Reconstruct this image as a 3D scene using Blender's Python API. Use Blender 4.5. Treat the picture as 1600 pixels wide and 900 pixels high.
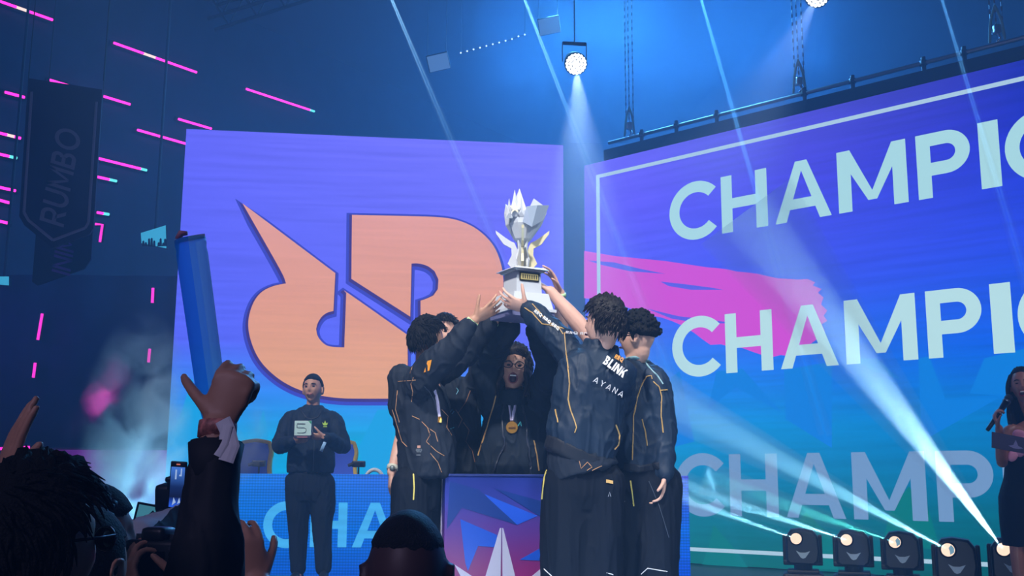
import bpy, bmesh, math, random
import numpy as np
from mathutils import Vector, Matrix, noise
from mathutils.bvhtree import BVHTree
from mathutils.geometry import tessellate_polygon

# ------------------------------------------------------------------ scene, camera, light, exposure
for o in list(bpy.data.objects): bpy.data.objects.remove(o)
SC = bpy.context.scene
COL = SC.collection
rad = math.radians
SC.view_settings.view_transform = 'Standard'
SC.view_settings.look = 'None'
SC.view_settings.exposure = 0.0
SC.view_settings.gamma = 1.0
SC.view_settings.use_curve_mapping = False
SC.cycles.use_denoising = True
SC.cycles.max_bounces = 5
SC.cycles.diffuse_bounces = 2
SC.cycles.glossy_bounces = 2
SC.cycles.transmission_bounces = 3
SC.cycles.volume_bounces = 0
SC.cycles.transparent_max_bounces = 48
SC.cycles.volume_step_rate = 1.5
SC.cycles.volume_max_steps = 96
SC.cycles.sample_clamp_direct = 0.0
SC.cycles.sample_clamp_indirect = 2.0

FPX, PITCH, ROLL = 1700.0, rad(10.17), rad(.3)
CAM = Vector((0, 0, 1.85))
_F = Vector((0, math.cos(PITCH), math.sin(PITCH)))
_U0 = Vector((0, -math.sin(PITCH), math.cos(PITCH)))
_R0 = Vector((1, 0, 0))
_R = _R0*math.cos(ROLL) + _U0*math.sin(ROLL)
_U = _U0*math.cos(ROLL) - _R0*math.sin(ROLL)
cd = bpy.data.cameras.new('camera')
cam = bpy.data.objects.new('camera', cd)
COL.objects.link(cam)
cam.matrix_world = Matrix(((_R.x, _U.x, -_F.x, CAM.x), (_R.y, _U.y, -_F.y, CAM.y), (_R.z, _U.z, -_F.z, CAM.z), (0, 0, 0, 1)))
cd.sensor_width = 36
cd.lens = FPX/1600*36
cd.clip_start = .05
cd.clip_end = 200
SC.camera = cam

world = bpy.data.worlds.new('world')
SC.world = world
world.use_nodes = True
world.node_tree.nodes['Background'].inputs[0].default_value = (.0, .01, .03, 1)
world.node_tree.nodes['Background'].inputs[1].default_value = .3

def ray(x, y): return _F*FPX + _R*(x-800) + _U*(450-y)
def W(x, y, Y):
    """point of the venue seen at photo pixel x, y and standing Y metres down the room"""
    d = ray(x, y); return CAM + d*(Y/d.y)
def on_plane(x, y, O, N):
    d = ray(x, y); t = (O-CAM).dot(N)/d.dot(N); return CAM + d*t

def spot(name, loc, to, power, color, deg, blend=.3, size=.05):
    l = bpy.data.lights.new(name, 'SPOT'); l.energy = power; l.color = color
    l.spot_size = rad(deg); l.spot_blend = blend; l.shadow_soft_size = size
    o = bpy.data.objects.new(name, l); COL.objects.link(o)
    o.location = loc
    o.rotation_euler = (Vector(to)-Vector(loc)).to_track_quat('-Z', 'Y').to_euler()
    return o
def area(name, loc, to, power, color, sx, sy, spread=180):
    l = bpy.data.lights.new(name, 'AREA'); l.energy = power; l.color = color
    l.shape = 'RECTANGLE'; l.size = sx; l.size_y = sy; l.spread = rad(spread)
    o = bpy.data.objects.new(name, l); COL.objects.link(o)
    o.location = loc
    o.rotation_euler = (Vector(to)-Vector(loc)).to_track_quat('-Z', 'Y').to_euler()
    return o
# stage washes hung over the pit, and low room light
spot('stage_key_light', (-1.6, 1.2, 8.2), (.2, 5.8, 2.7), 3500, (.86, .93, 1), 26, .5, .25)
spot('stage_side_light', (4.5, 2.2, 8.0), (.9, 5.6, 2.4), 1500, (.70, .85, 1), 30, .6, .25)
spot('rear_stage_wash', (-3.5, 4.0, 8.2), (-1.7, 9.7, 2.0), 2900, (.75, .85, 1), 22, .6, .25)
spot('host_wash', (6.0, 2.0, 8.0), (3.4, 7.0, 1.9), 800, (.75, .8, 1), 20, .6, .25)

# ------------------------------------------------------------------ helpers
def tag(o, label=None, cat=None, group=None, kind=None):
    if label: o['label'] = label
    if cat: o['category'] = cat
    if group: o['group'] = group
    if kind: o['kind'] = kind
    return o
def empty(name, loc=(0, 0, 0), rz=0.0):
    o = bpy.data.objects.new(name, None); COL.objects.link(o)
    o.location = loc; o.rotation_euler = (0, 0, rz); o.empty_display_size = .1
    return o
def mesh_obj(name, verts, faces, mat=None, parent=None, smooth=False, world=True):
    me = bpy.data.meshes.new(name)
    me.from_pydata([tuple(v) for v in verts], [], faces)
    me.update()
    o = bpy.data.objects.new(name, me); COL.objects.link(o)
    if mat: me.materials.append(mat)
    if smooth: me.polygons.foreach_set('use_smooth', [True]*len(me.polygons))
    if parent is not None:
        o.parent = parent
        if world:
            pm = Matrix.LocRotScale(parent.location, parent.rotation_euler, parent.scale) if parent.parent is None else parent_world(parent)
            o.matrix_parent_inverse = pm.inverted()
    return o
def parent_world(o):
    m = Matrix.LocRotScale(o.location, o.rotation_euler, o.scale)
    if o.parent is not None:
        m = parent_world(o.parent) @ o.matrix_parent_inverse @ m
    return m

class MB:
    def __init__(s): s.v = []; s.f = []
    def add(s, v, f):
        n = len(s.v); s.v += [Vector(a) for a in v]; s.f += [tuple(i+n for i in q) for q in f]
    def box(s, c, size, M=None, bev=0.0):
        bm = bmesh.new(); bmesh.ops.create_cube(bm, size=1)
        for v in bm.verts: v.co = Vector((v.co.x*size[0], v.co.y*size[1], v.co.z*size[2]))
        if bev: bmesh.ops.bevel(bm, geom=list(bm.edges), offset=bev, segments=2, affect='EDGES', profile=.6)
        M = M or Matrix(); c = Vector(c)
        bm.verts.index_update()
        s.add([M @ (v.co + c) for v in bm.verts], [tuple(v.index for v in f.verts) for f in bm.faces]); bm.free()
        return s
    def prism(s, poly, a, b, M):
        """poly in 2-D extruded from depth a to b along local z, placed by M"""
        n = len(poly)
        v = [M @ Vector((x, y, a)) for x, y in poly] + [M @ Vector((x, y, b)) for x, y in poly]
        tris = tessellate_polygon([[Vector((x, y, 0)) for x, y in poly]])
        f = [tuple(reversed(t)) for t in tris] + [tuple(i+n for i in t) for t in tris]
        f += [(i, (i+1) % n, (i+1) % n+n, i+n) for i in range(n)]
        s.add(v, f); return s
    def flat(s, poly3):
        p = [Vector(q) for q in poly3]
        s.add(p, [tuple(t) for t in tessellate_polygon([p])]); return s
    def tube(s, pts, radii, side=None, n=12, cap=True, sq=1.0):
        """a tapered tube; a radius is a number or (along side, across side)"""
        pts = [Vector(p) for p in pts]
        R = [(r, r) if not isinstance(r, (tuple, list)) else r for r in radii]
        m = len(pts); rings = []
        ref = Vector(side) if side is not None else None
        prev = None
        for i in range(m):
            t = (pts[min(i+1, m-1)]-pts[max(i-1, 0)]).normalized()
            if ref is not None: a = ref - t*ref.dot(t)
            elif prev is not None: a = prev - t*prev.dot(t)
            else:
                q = Vector((0, 0, 1)) if abs(t.z) < .9 else Vector((1, 0, 0)); a = q - t*q.dot(t)
            if a.length < 1e-5: a = t.orthogonal()
            a.normalize(); b = t.cross(a); prev = a
            ring = []
            for k in range(n):
                th = 2*math.pi*k/n; c_, s_ = math.cos(th), math.sin(th)
                if sq != 1.0:
                    c_ = math.copysign(abs(c_)**sq, c_); s_ = math.copysign(abs(s_)**sq, s_)
                ring.append(pts[i] + a*(R[i][0]*c_) + b*(R[i][1]*s_))
            rings.append(ring)
        v = [p for r_ in rings for p in r_]; f = []
        for i in range(m-1):
            for k in range(n):
                k2 = (k+1) % n
                f.append((i*n+k, i*n+k2, (i+1)*n+k2, (i+1)*n+k))
        if cap:
            f.append(tuple(reversed(range(n)))); f.append(tuple(range((m-1)*n, m*n)))
        s.add(v, f); return s
    def limb(s, pts, radii, side=None, n=14):
        """tube with rounded ends, through a smooth curve"""
        P = [Vector(p) for p in pts]; R = [(r, r) if not isinstance(r, (tuple, list)) else tuple(r) for r in radii]
        Q = []; S = []
        for i in range(len(P)-1):
            p0 = P[max(i-1, 0)]; p1 = P[i]; p2 = P[i+1]; p3 = P[min(i+2, len(P)-1)]
            for k in range(4):
                t = k/4
                Q.append(.5*((2*p1)+(p2-p0)*t+(2*p0-5*p1+4*p2-p3)*t*t+(3*p1-p0-3*p2+p3)*t**3))
                e = t*t*(3-2*t)
                S.append(tuple(R[i][j]*(1-e)+R[i+1][j]*e for j in (0, 1)))
        Q.append(P[-1]); S.append(R[-1])
        d0 = (Q[0]-Q[1]).normalized(); d1 = (Q[-1]-Q[-2]).normalized()
        m0 = min(S[0]); m1 = min(S[-1])
        pre = [(Q[0]+d0*m0*math.sin(a), tuple(x*math.cos(a) for x in S[0])) for a in (1.35, .9, .45)]
        post = [(Q[-1]+d1*m1*math.sin(a), tuple(x*math.cos(a) for x in S[-1])) for a in (.45, .9, 1.35)]
        s.tube([q for q, _ in pre]+Q+[q for q, _ in post], [r for _, r in pre]+S+[r for _, r in post], side, n)
        return s
    def ball(s, c, r, M=None, seg=16):
        if not isinstance(r, (tuple, list)): r = (r, r, r)
        M = M or Matrix(); c = Vector(c); v = []; f = []
        rows = seg//2
        for i in range(1, rows):
            th = math.pi*i/rows
            for k in range(seg):
                ph = 2*math.pi*k/seg
                v.append(c + M @ Vector((r[0]*math.sin(th)*math.cos(ph), r[1]*math.sin(th)*math.sin(ph), r[2]*math.cos(th))))
        top = len(v); v.append(c + M @ Vector((0, 0, r[2]))); bot = len(v); v.append(c - M @ Vector((0, 0, r[2])))
        for i in range(rows-2):
            for k in range(seg):
                k2 = (k+1) % seg
                f.append((i*seg+k, (i+1)*seg+k, (i+1)*seg+k2, i*seg+k2))
        for k in range(seg):
            k2 = (k+1) % seg
            f.append((top, k, k2)); f.append((bot, (rows-2)*seg+k2, (rows-2)*seg+k))
        s.add(v, f); return s
    def build(s, name, mat=None, parent=None, smooth=False):
        return mesh_obj(name, s.v, s.f, mat, parent, smooth)

# ------------------------------------------------------------------ materials
MATS = {}
def lin(c): return tuple(((x/255)/12.92 if x/255 <= .04045 else ((x/255+.055)/1.055)**2.4) for x in c)
def mat(name, rgb, rough=.6, metal=0.0, spec=.5, noise_amt=0.0, nscale=20, bump=0.0, bscale=60, stretch=(1, 1, 1), sheen=0.0):
    if name in MATS: return MATS[name]
    m = bpy.data.materials.new(name); m.use_nodes = True
    nt = m.node_tree; b = nt.nodes['Principled BSDF']
    c = lin(rgb)
    b.inputs['Base Color'].default_value = (*c, 1)
    b.inputs['Roughness'].default_value = rough
    b.inputs['Metallic'].default_value = metal
    b.inputs['Specular IOR Level'].default_value = spec
    if sheen: b.inputs['Sheen Weight'].default_value = sheen
    tc = nt.nodes.new('ShaderNodeTexCoord'); mp = nt.nodes.new('ShaderNodeMapping')
    mp.inputs['Scale'].default_value = stretch
    nt.links.new(tc.outputs['Object'], mp.inputs['Vector'])
    if noise_amt:
        n = nt.nodes.new('ShaderNodeTexNoise'); n.inputs['Scale'].default_value = nscale; n.inputs['Detail'].default_value = 4
        r = nt.nodes.new('ShaderNodeValToRGB')
        r.color_ramp.elements[0].position = .3; r.color_ramp.elements[1].position = .7
        r.color_ramp.elements[0].color = (*[x*(1-noise_amt) for x in c], 1)
        r.color_ramp.elements[1].color = (*[min(1, x*(1+noise_amt)) for x in c], 1)
        nt.links.new(mp.outputs['Vector'], n.inputs['Vector']); nt.links.new(n.outputs['Fac'], r.inputs['Fac'])
        nt.links.new(r.outputs['Color'], b.inputs['Base Color'])
    if bump:
        n = nt.nodes.new('ShaderNodeTexNoise'); n.inputs['Scale'].default_value = bscale; n.inputs['Detail'].default_value = 5
        bp = nt.nodes.new('ShaderNodeBump'); bp.inputs['Strength'].default_value = bump; bp.inputs['Distance'].default_value = .01
        nt.links.new(mp.outputs['Vector'], n.inputs['Vector']); nt.links.new(n.outputs['Fac'], bp.inputs['Height'])
        nt.links.new(bp.outputs['Normal'], b.inputs['Normal'])
    MATS[name] = m; return m
def glow(name, rgb, strength=1.0):
    if name in MATS: return MATS[name]
    m = bpy.data.materials.new(name); m.use_nodes = True
    nt = m.node_tree; nt.nodes.clear()
    e = nt.nodes.new('ShaderNodeEmission'); o = nt.nodes.new('ShaderNodeOutputMaterial')
    e.inputs[0].default_value = (*lin(rgb), 1); e.inputs[1].default_value = strength
    nt.links.new(e.outputs[0], o.inputs[0]); MATS[name] = m; return m

# ------------------------------------------------------------------ the venue shell
ST = 1.0      # stage floor height
M_wall = mat('dark wall paint', (34, 38, 58), .8, noise_amt=.3, nscale=2)
M_black = mat('black ceiling paint', (22, 24, 32), .9, noise_amt=.3, nscale=3)
M_floor = mat('dark carpet', (26, 26, 34), .9, noise_amt=.3, nscale=30)
M_stage = mat('stage vinyl', (30, 34, 44), .35, noise_amt=.2, nscale=8)
M_drape = mat('navy drape', (30, 32, 70), .85, noise_amt=.25, nscale=5)
M_purple = mat('lilac wall paint', (150, 90, 170), .7, noise_amt=.15, nscale=3)

LW_O = Vector((-4.7, 20, 0)); LW_D = Vector((.574, .819, 0)).normalized(); LW_N = Vector((LW_D.y, -LW_D.x, 0))
def slab(name, pts, thick_dir, m, zs=None):
    mb = MB(); p = [Vector(q) for q in pts]; t = Vector(thick_dir); n = len(p)
    v = p + [q+t for q in p]
    f = [tuple(range(n)), tuple(reversed(range(n, 2*n)))] + [(i, i+n, (i+1) % n+n, (i+1) % n) for i in range(n)]
    mb.add(v, f); o = mb.build(name, m); tag(o, kind='structure'); return o
a = LW_O + LW_D*-36; b = LW_O + LW_D*9.2
slab('wall_left', [a, b, b+Vector((0, 0, 10.5)), a+Vector((0, 0, 10.5))], -LW_N*.3, M_wall)
slab('wall_back', [(-12, 27, 0), (15, 27, 0), (15, 27, 10.5), (-12, 27, 10.5)], (0, .3, 0), M_wall)
slab('wall_right', [(14, -12, 0), (14, 27, 0), (14, 27, 10.5), (14, -12, 10.5)], (.3, 0, 0), M_wall)
slab('wall_rear', [(-26, -12, 0), (14, -12, 0), (14, -12, 10.5), (-26, -12, 10.5)], (0, -.3, 0), M_wall)
slab('floor', [(-26, -12, 0), (14.3, -12, 0), (14.3, 27.3, 0), (-26, 27.3, 0)], (0, 0, -.2), M_floor)
slab('ceiling', [(-26, -12, 10.5), (14.3, -12, 10.5), (14.3, 27.3, 10.5), (-26, 27.3, 10.5)], (0, 0, .2), M_black)
so = MB().box((1.4, 9.9, ST/2-.003), (15.6, 10.6, ST-.006), bev=.01).build('floor_stage', M_stage); tag(so, kind='structure')

# balcony front hung with folded cloth, and the lilac wall under it
mb = MB(); zz = (W(120, 699, 15).z, W(120, 430, 15).z); n = 160; v = []; f = []
for i in range(n+1):
    x = -13 + 11.2*i/n; dy = .06*math.sin(i*.55)+.04*math.sin(i*.23+1)
    v += [(x, 15+dy, zz[0]), (x, 15+dy*.3, zz[1]), (x, 15.25, zz[1]), (x, 15.25, zz[0])]
for i in range(n):
    for k in range(4): f.append((i*4+k, i*4+(k+1) % 4, i*4+4+(k+1) % 4, i*4+4+k))
f += [(0, 1, 2, 3), (n*4+3, n*4+2, n*4+1, n*4)]
mb.add(v, f); o = mb.build('wall_balcony', M_drape, smooth=True); tag(o, kind='structure')
o = MB().box((-7.4, 16.3, zz[0]/2), (11.2, .2, zz[0])).build('wall_under_balcony', M_purple); tag(o, kind='structure')
o = MB().box((-7.4, 15.8, zz[0]+.1), (11.2, 1.2, .2)).build('ceiling_balcony', M_black); tag(o, kind='structure')

# haze that fills the hall
def vol_mat(name, dens, col=(1, 1, 1), aniso=0.0):
    m = bpy.data.materials.new(name); m.use_nodes = True; nt = m.node_tree; nt.nodes.clear()
    s = nt.nodes.new('ShaderNodeVolumeScatter'); o = nt.nodes.new('ShaderNodeOutputMaterial')
    s.inputs['Color'].default_value = (*col, 1); s.inputs['Density'].default_value = dens; s.inputs['Anisotropy'].default_value = aniso
    nt.links.new(s.outputs[0], o.inputs['Volume']); MATS[name] = m; return m
HAZE = .024
_wn = world.node_tree; _vs = _wn.nodes.new('ShaderNodeVolumeScatter')
_vs.inputs['Color'].default_value = (.32, .62, 1, 1); _vs.inputs['Density'].default_value = HAZE; _vs.inputs['Anisotropy'].default_value = .2
_wn.links.new(_vs.outputs[0], _wn.nodes['World Output'].inputs['Volume'])

# ------------------------------------------------------------------ LED walls
def nodes_screen(name, build):
    m = bpy.data.materials.new(name); m.use_nodes = True; nt = m.node_tree; nt.nodes.clear()
    e = nt.nodes.new('ShaderNodeEmission'); o = nt.nodes.new('ShaderNodeOutputMaterial')
    nt.links.new(e.outputs[0], o.inputs[0])
    nt.links.new(build(nt), e.inputs[0]); e.inputs[1].default_value = 1.2; MATS[name] = m; return m
def N(nt, t, **kw):
    n = nt.nodes.new(t)
    for k, v_ in kw.items(): setattr(n, k, v_)
    return n
def ramp(nt, src, stops):
    r = N(nt, 'ShaderNodeValToRGB'); el = r.color_ramp.elements
    el[0].position = stops[0][0]; el[0].color = (*lin(stops[0][1]), 1)
    el[1].position = stops[-1][0]; el[1].color = (*lin(stops[-1][1]), 1)
    for p_, c_ in stops[1:-1]:
        q = el.new(p_); q.color = (*lin(c_), 1)
    nt.links.new(src, r.inputs[0]); return r.outputs[0]
def maprange(nt, src, a0, a1, b0=0.0, b1=1.0):
    m_ = N(nt, 'ShaderNodeMapRange'); m_.inputs[1].default_value = a0; m_.inputs[2].default_value = a1
    m_.inputs[3].default_value = b0; m_.inputs[4].default_value = b1
    nt.links.new(src, m_.inputs[0]); return m_.outputs[0]
def mix(nt, fac, a_, b_, mode='MIX'):
    x = N(nt, 'ShaderNodeMix', data_type='RGBA', blend_type=mode)
    if isinstance(fac, float): x.inputs[0].default_value = fac
    else: nt.links.new(fac, x.inputs[0])
    for k, q in ((6, a_), (7, b_)):
        if isinstance(q, tuple): x.inputs[k].default_value = (*q, 1)
        else: nt.links.new(q, x.inputs[k])
    return x.outputs[2]
def scan(nt, vec, amt=.10):
    """faint horizontal scan streaks of a camera catching an LED wall"""
    mp = N(nt, 'ShaderNodeMapping'); mp.inputs['Scale'].default_value = (.35, .35, 9)
    nt.links.new(vec, mp.inputs[0])
    n_ = N(nt, 'ShaderNodeTexNoise'); n_.inputs['Scale'].default_value = 2.0; n_.inputs['Detail'].default_value = 3
    nt.links.new(mp.outputs[0], n_.inputs['Vector'])
    return maprange(nt, n_.outputs[0], .3, .7, 1-amt, 1+amt)

def led_colors(vstops_l, vstops_r, s0, s1, z0, z1, dots=False):
    def b(nt):
        tc = N(nt, 'ShaderNodeTexCoord'); sp = N(nt, 'ShaderNodeSeparateXYZ')
        nt.links.new(tc.outputs['Object'], sp.inputs[0])
        u = maprange(nt, sp.outputs[0], s0, s1); v_ = maprange(nt, sp.outputs[2], z0, z1)
        c = mix(nt, u, ramp(nt, v_, vstops_l), ramp(nt, v_, vstops_r))
        sc_ = scan(nt, tc.outputs['Object'])
        c = mix(nt, 1.0, c, sc_, 'MULTIPLY')
        if dots:
            w = N(nt, 'ShaderNodeTexWave', wave_type='BANDS', bands_direction='Z'); w.inputs['Scale'].default_value = 12
            nt.links.new(tc.outputs['Object'], w.inputs[0])
            w2 = N(nt, 'ShaderNodeTexWave', wave_type='BANDS', bands_direction='X'); w2.inputs['Scale'].default_value = 12
            nt.links.new(tc.outputs['Object'], w2.inputs[0])
            c = mix(nt, 1.0, c, maprange(nt, w.outputs['Fac'], 0, 1, .72, 1.15), 'MULTIPLY')
            c = mix(nt, 1.0, c, maprange(nt, w2.outputs['Fac'], 0, 1, .85, 1.08), 'MULTIPLY')
        return c
    return b
def gtext(polys, M, name, m, parent, d=.006):
    mb = MB()
    for p in polys: mb.flat([M @ Vector((x, -d, y)) for x, y in p])
    return mb.build(name, m, parent)

# letter outlines in a unit-height geometric sans; each glyph = (width, [polygons])
def arcp(cx, cy, rx, ry, a0, a1, n=28): return [(cx+rx*math.cos(rad(a0+(a1-a0)*i/n)), cy+ry*math.sin(rad(a0+(a1-a0)*i/n))) for i in range(n+1)]
def ringq(cx, cy, ro, ri, a0, a1, n=30, sx=1.0):
    o_ = arcp(cx, cy, ro*sx, ro, a0, a1, n); i_ = arcp(cx, cy, (ri)*sx, ri, a0, a1, n)
    return [[o_[k], o_[k+1], i_[k+1], i_[k]] for k in range(n)]
def glyphs(w):
    G = {}
    R = lambda x0, y0, x1, y1: [(x0, y0), (x1, y0), (x1, y1), (x0, y1)]
    G['C'] = (.92, ringq(.51, .5, .525, .525-w, 42, 318))
    G['O'] = (1.06, ringq(.53, .5, .525, .525-w, 0, 360, 48))
    G['Q'] = (1.06, ringq(.53, .5, .525, .525-w, 0, 360, 48)+[[(.5, .36), (.68, .46), (1.16, -.08), (.92, -.14)]])
    G['H'] = (.82, [R(0, 0, w, 1), R(.82-w, 0, .82, 1), R(w, .5-w*.45, .82-w, .5+w*.45)])
    G['I'] = (w, [R(0, 0, w, 1)])
    t = w*.52
    G['A'] = (1.0, [[(0, 0), (w*1.02, 0), (.5+t*.1, .86), (.5+t, 1), (.5-t, 1)], [(1, 0), (.5+t, 1), (.5-t, 1), (.5-t*.1, .86), (1-w*1.02, 0)], R(.26, .2, .74, .2+w*.85)])
    G['M'] = (1.0, [R(0, 0, w, 1), R(1-w, 0, 1, 1), [(0, 1), (w*.98, 1), (.5+w*.32, .14), (.5-w*.32, .14)], [(1-w*.98, 1), (1, 1), (.5+w*.32, .14), (.5-w*.32, .14)]])
    G['N'] = (.84, [R(0, 0, w, 1), R(.84-w, 0, .84, 1), [(0, 1), (w*.98, 1), (.84, 0), (.84-w*.98, 0)]])
    pr = .33
    o_ = arcp(.42, 1-pr, pr, pr, -90, 90, 20); i_ = arcp(.42, 1-pr, pr-w, pr-w, -90, 90, 20)
    G['P'] = (.75, [R(0, 0, w, 1), R(w, 1-w, .42, 1), R(w, 1-2*pr, .42, 1-2*pr+w)]+[[o_[k], o_[k+1], i_[k+1], i_[k]] for k in range(20)])
    G['R'] = (.78, G['P'][1]+[[(.28, .4), (.28+w*1.15, .4), (.78, 0), (.78-w*1.15, 0)]])
    G['B'] = (.76, [R(0, 0, w, 1), R(w, 1-w, .42, 1), R(w, 0, .46, w), R(w, .5-w*.45, .44, .5+w*.45)]
              + ringq(.42, .745, .255, max(.255-w, .03), -90, 90, 16)+ringq(.46, .275, .275, max(.275-w, .03), -90, 90, 16))
    G['L'] = (.62, [R(0, 0, w, 1), R(w, 0, .62, w)])
    G['K'] = (.8, [R(0, 0, w, 1), [(w, .3), (w, .55), (.8-w*1.1, 1), (.8, 1)], [(.2+w*.4, .52), (.2+w*1.2, .75), (.82, 0), (.82-w*1.25, 0)]])
    G['Y'] = (.96, [R(.48-w/2, 0, .48+w/2, .5), [(0, 1), (w*1.1, 1), (.48+w/2, .42), (.48-w/2, .42)], [(.96, 1), (.96-w*1.1, 1), (.48-w/2, .42), (.48+w/2, .42)]])
    G['U'] = (.8, [R(0, .35, w, 1), R(.8-w, .35, .8, 1)]+ringq(.4, .385, .4, .4-w, 180, 360, 24))
    G['S'] = (.7, ringq(.35, .735, .265, .265-w, 30, 270, 20, 1.2)+ringq(.35, .265+0, .27, .27-w, -150, 90, 20, 1.2))
    G['E'] = (.64, [R(0, 0, w, 1), R(w, 0, .64, w), R(w, 1-w, .64, 1), R(w, .5-w*.45, .6, .5+w*.45)])
    G['F'] = (.62, [R(0, 0, w, 1), R(w, 1-w, .62, 1), R(w, .48-w*.45, .56, .48+w*.45)])
    G['G'] = (.96, ringq(.5, .5, .52, .52-w, 42, 330)+[R(.55, .4, 1.0, .4+w*.9), R(1-w, .2, 1.0, .45)])
    G['D'] = (.8, [R(0, 0, w, 1), R(w, 0, .32, w), R(w, 1-w, .32, 1)]+ringq(.3, .5, .5, .5-w, -90, 90, 26))
    G['V'] = (.94, [[(0, 1), (w*1.05, 1), (.47+w*.45, 0), (.47-w*.45, 0)], [(.94, 1), (.94-w*1.05, 1), (.47-w*.45, 0), (.47+w*.45, 0)]])
    G[' '] = (.35, [])
    return G
def layout(text, h, w=.19, gap=.12, sx=1.0):
    G = glyphs(w); x = 0; out = []
    for ch in text:
        gw, ps = G[ch]
        out += [[((x+a_)*h*sx, b_*h) for a_, b_ in p] for p in ps]
        x += gw+gap
    return out, (x-gap)*h*sx

def led_wall(name, O, D, s0, s1, z0, z1, front_mat):
    """a thick tiled LED wall on the stage; local x runs along it, local -y is its face"""
    root = empty(name, (O.x, O.y, 0), math.atan2(D.y, D.x))
    T = Matrix.Translation((O.x, O.y, 0)) @ Matrix.Rotation(math.atan2(D.y, D.x), 4, 'Z')
    pn = MB(); pn.add([(s0, 0, z0), (s1, 0, z0), (s1, 0, z1), (s0, 0, z1)], [(0, 1, 2, 3)])
    p = mesh_obj('screen_panel', pn.v, pn.f, front_mat, root, world=False)
    hb = MB().box(((s0+s1)/2, .075, (z0+z1)/2), (s1-s0, .14, z1-z0))
    mesh_obj('housing', hb.v, hb.f, mat('black powder coated metal', (20, 20, 24), .5, .3), root, world=False)
    return root, T
def part(name, mb, m, root, smooth=False):
    return mesh_obj(name, mb.v, mb.f, m, root, smooth, world=False)

RO = W(913, 260, 13.2); RO.z = 0; RD = Vector((.74, -.673, 0)).normalized()
LO = W(880, 228, 12.5); LO.z = 0; LD = Vector((math.cos(rad(7)), math.sin(rad(7)), 0))
def s_on(x, y, O, D):
    n_ = Vector((-D.y, D.x, 0)); q = on_plane(x, y, O, n_); return ((q-O).dot(D), q.z)

BR = 1.12   # wall brightness against the photographed colour
right_mat = nodes_screen('right screen picture', led_colors(
    [(0, (0, 110, 110)), (.12, (0, 120, 150)), (.3, (0, 150, 225)), (.42, (30, 130, 240)), (.6, (70, 90, 250)), (.85, (95, 85, 255)), (1, (105, 95, 255))],
    [(0, (0, 75, 85)), (.12, (0, 95, 120)), (.3, (0, 110, 190)), (.45, (0, 85, 225)), (.65, (30, 65, 225)), (.85, (10, 30, 190)), (1, (0, 15, 150))],
    0, 5.6, ST, 5.8))
rs, RT = led_wall('led_wall', RO, RD, 0, 8.4, ST, 5.785, right_mat)
tag(rs, 'wide angled LED wall showing CHAMPIONS three times with a pink brush stroke', 'led screen', 'LED walls at the back of the stage')
left_mat = nodes_screen('left screen picture', led_colors(
    [(0, (0, 150, 215)), (.27, (5, 155, 225)), (.38, (45, 130, 245)), (.5, (80, 97, 250)), (1, (92, 95, 250))],
    [(0, (0, 165, 212)), (.27, (10, 168, 222)), (.38, (50, 140, 245)), (.5, (90, 100, 250)), (1, (112, 110, 250))],
    -4.38, 0, ST, 5.82))
ls, LT = led_wall('led_wall', LO, LD, -4.38, 0, ST, 5.83, left_mat)
tag(ls, 'tall LED wall showing the orange R and P shaped team emblem on violet blue', 'led screen', 'LED walls at the back of the stage')

# --- right wall graphics
TXT = [glow('lettering row top', (170, 225, 240), 1.0), glow('lettering row middle', (185, 232, 245), 1.0), glow('lettering row bottom', (120, 165, 220), .9)]
def S2(x, y): return s_on(x, y, RO, RD)
G19 = glyphs(.2)
xs = {'C': (S2(1050, 500)[0], S2(1125, 500)[0]), 'H': (S2(1133, 500)[0], S2(1209.5, 580)[0]), 'A': (S2(1221, 577)[0], S2(1311.5, 570)[0]),
      'M': (S2(1319, 480)[0], S2(1435.5, 560)[0]), 'P': (S2(1446, 465)[0], S2(1534.5, 490)[0]), 'I': (S2(1546, 450)[0], S2(1579, 450)[0]), 'O': (S2(1589.5, 480)[0], None)}
print('letter s', xs)
row_polys = []
for ch, (a0, a1) in xs.items():
    gw, ps = G19[ch]
    if a1 is None: a1 = a0+gw*.65
    x0 = min(q[0] for p in ps for q in p); x1 = max(q[0] for p in ps for q in p)
    k = (a1-a0)/(x1-x0)
    row_polys += [[(a0+(q[0]-x0)*k, q[1]*.652) for q in p] for p in ps]
xo = xs['O'][0]+G19['O'][0]*.65+.09
for ch in 'NS':
    gw, ps = G19[ch]; row_polys += [[(xo+q[0]*.66, q[1]*.652) for q in p] for p in ps]; xo += gw*.66+.09
for zi, (zb, m_) in enumerate(((4.61, TXT[0]), (3.045, TXT[1]), (1.518, TXT[2]))):
    mb = MB()
    for p in row_polys: mb.flat([(x, -.008, y+zb) for x, y in p])
    part('lettering', mb, m_, rs)
mb = MB()
fz0, fz1, fs0 = 1.13, 5.625, .19
for q in ([(fs0, fz1-.045), (8.1, fz1-.045), (8.1, fz1), (fs0, fz1)], [(fs0, fz0), (8.1, fz0), (8.1, fz0+.04), (fs0, fz0+.04)],
          [(fs0, fz0), (fs0+.055, fz0), (fs0+.055, fz1), (fs0, fz1)], [(8.05, fz0), (8.1, fz0), (8.1, fz1), (8.05, fz1)]):
    mb.flat([(x, -.007, y) for x, y in q])
part('border_line', mb, glow('border line light', (175, 215, 245), .95), rs)
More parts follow.
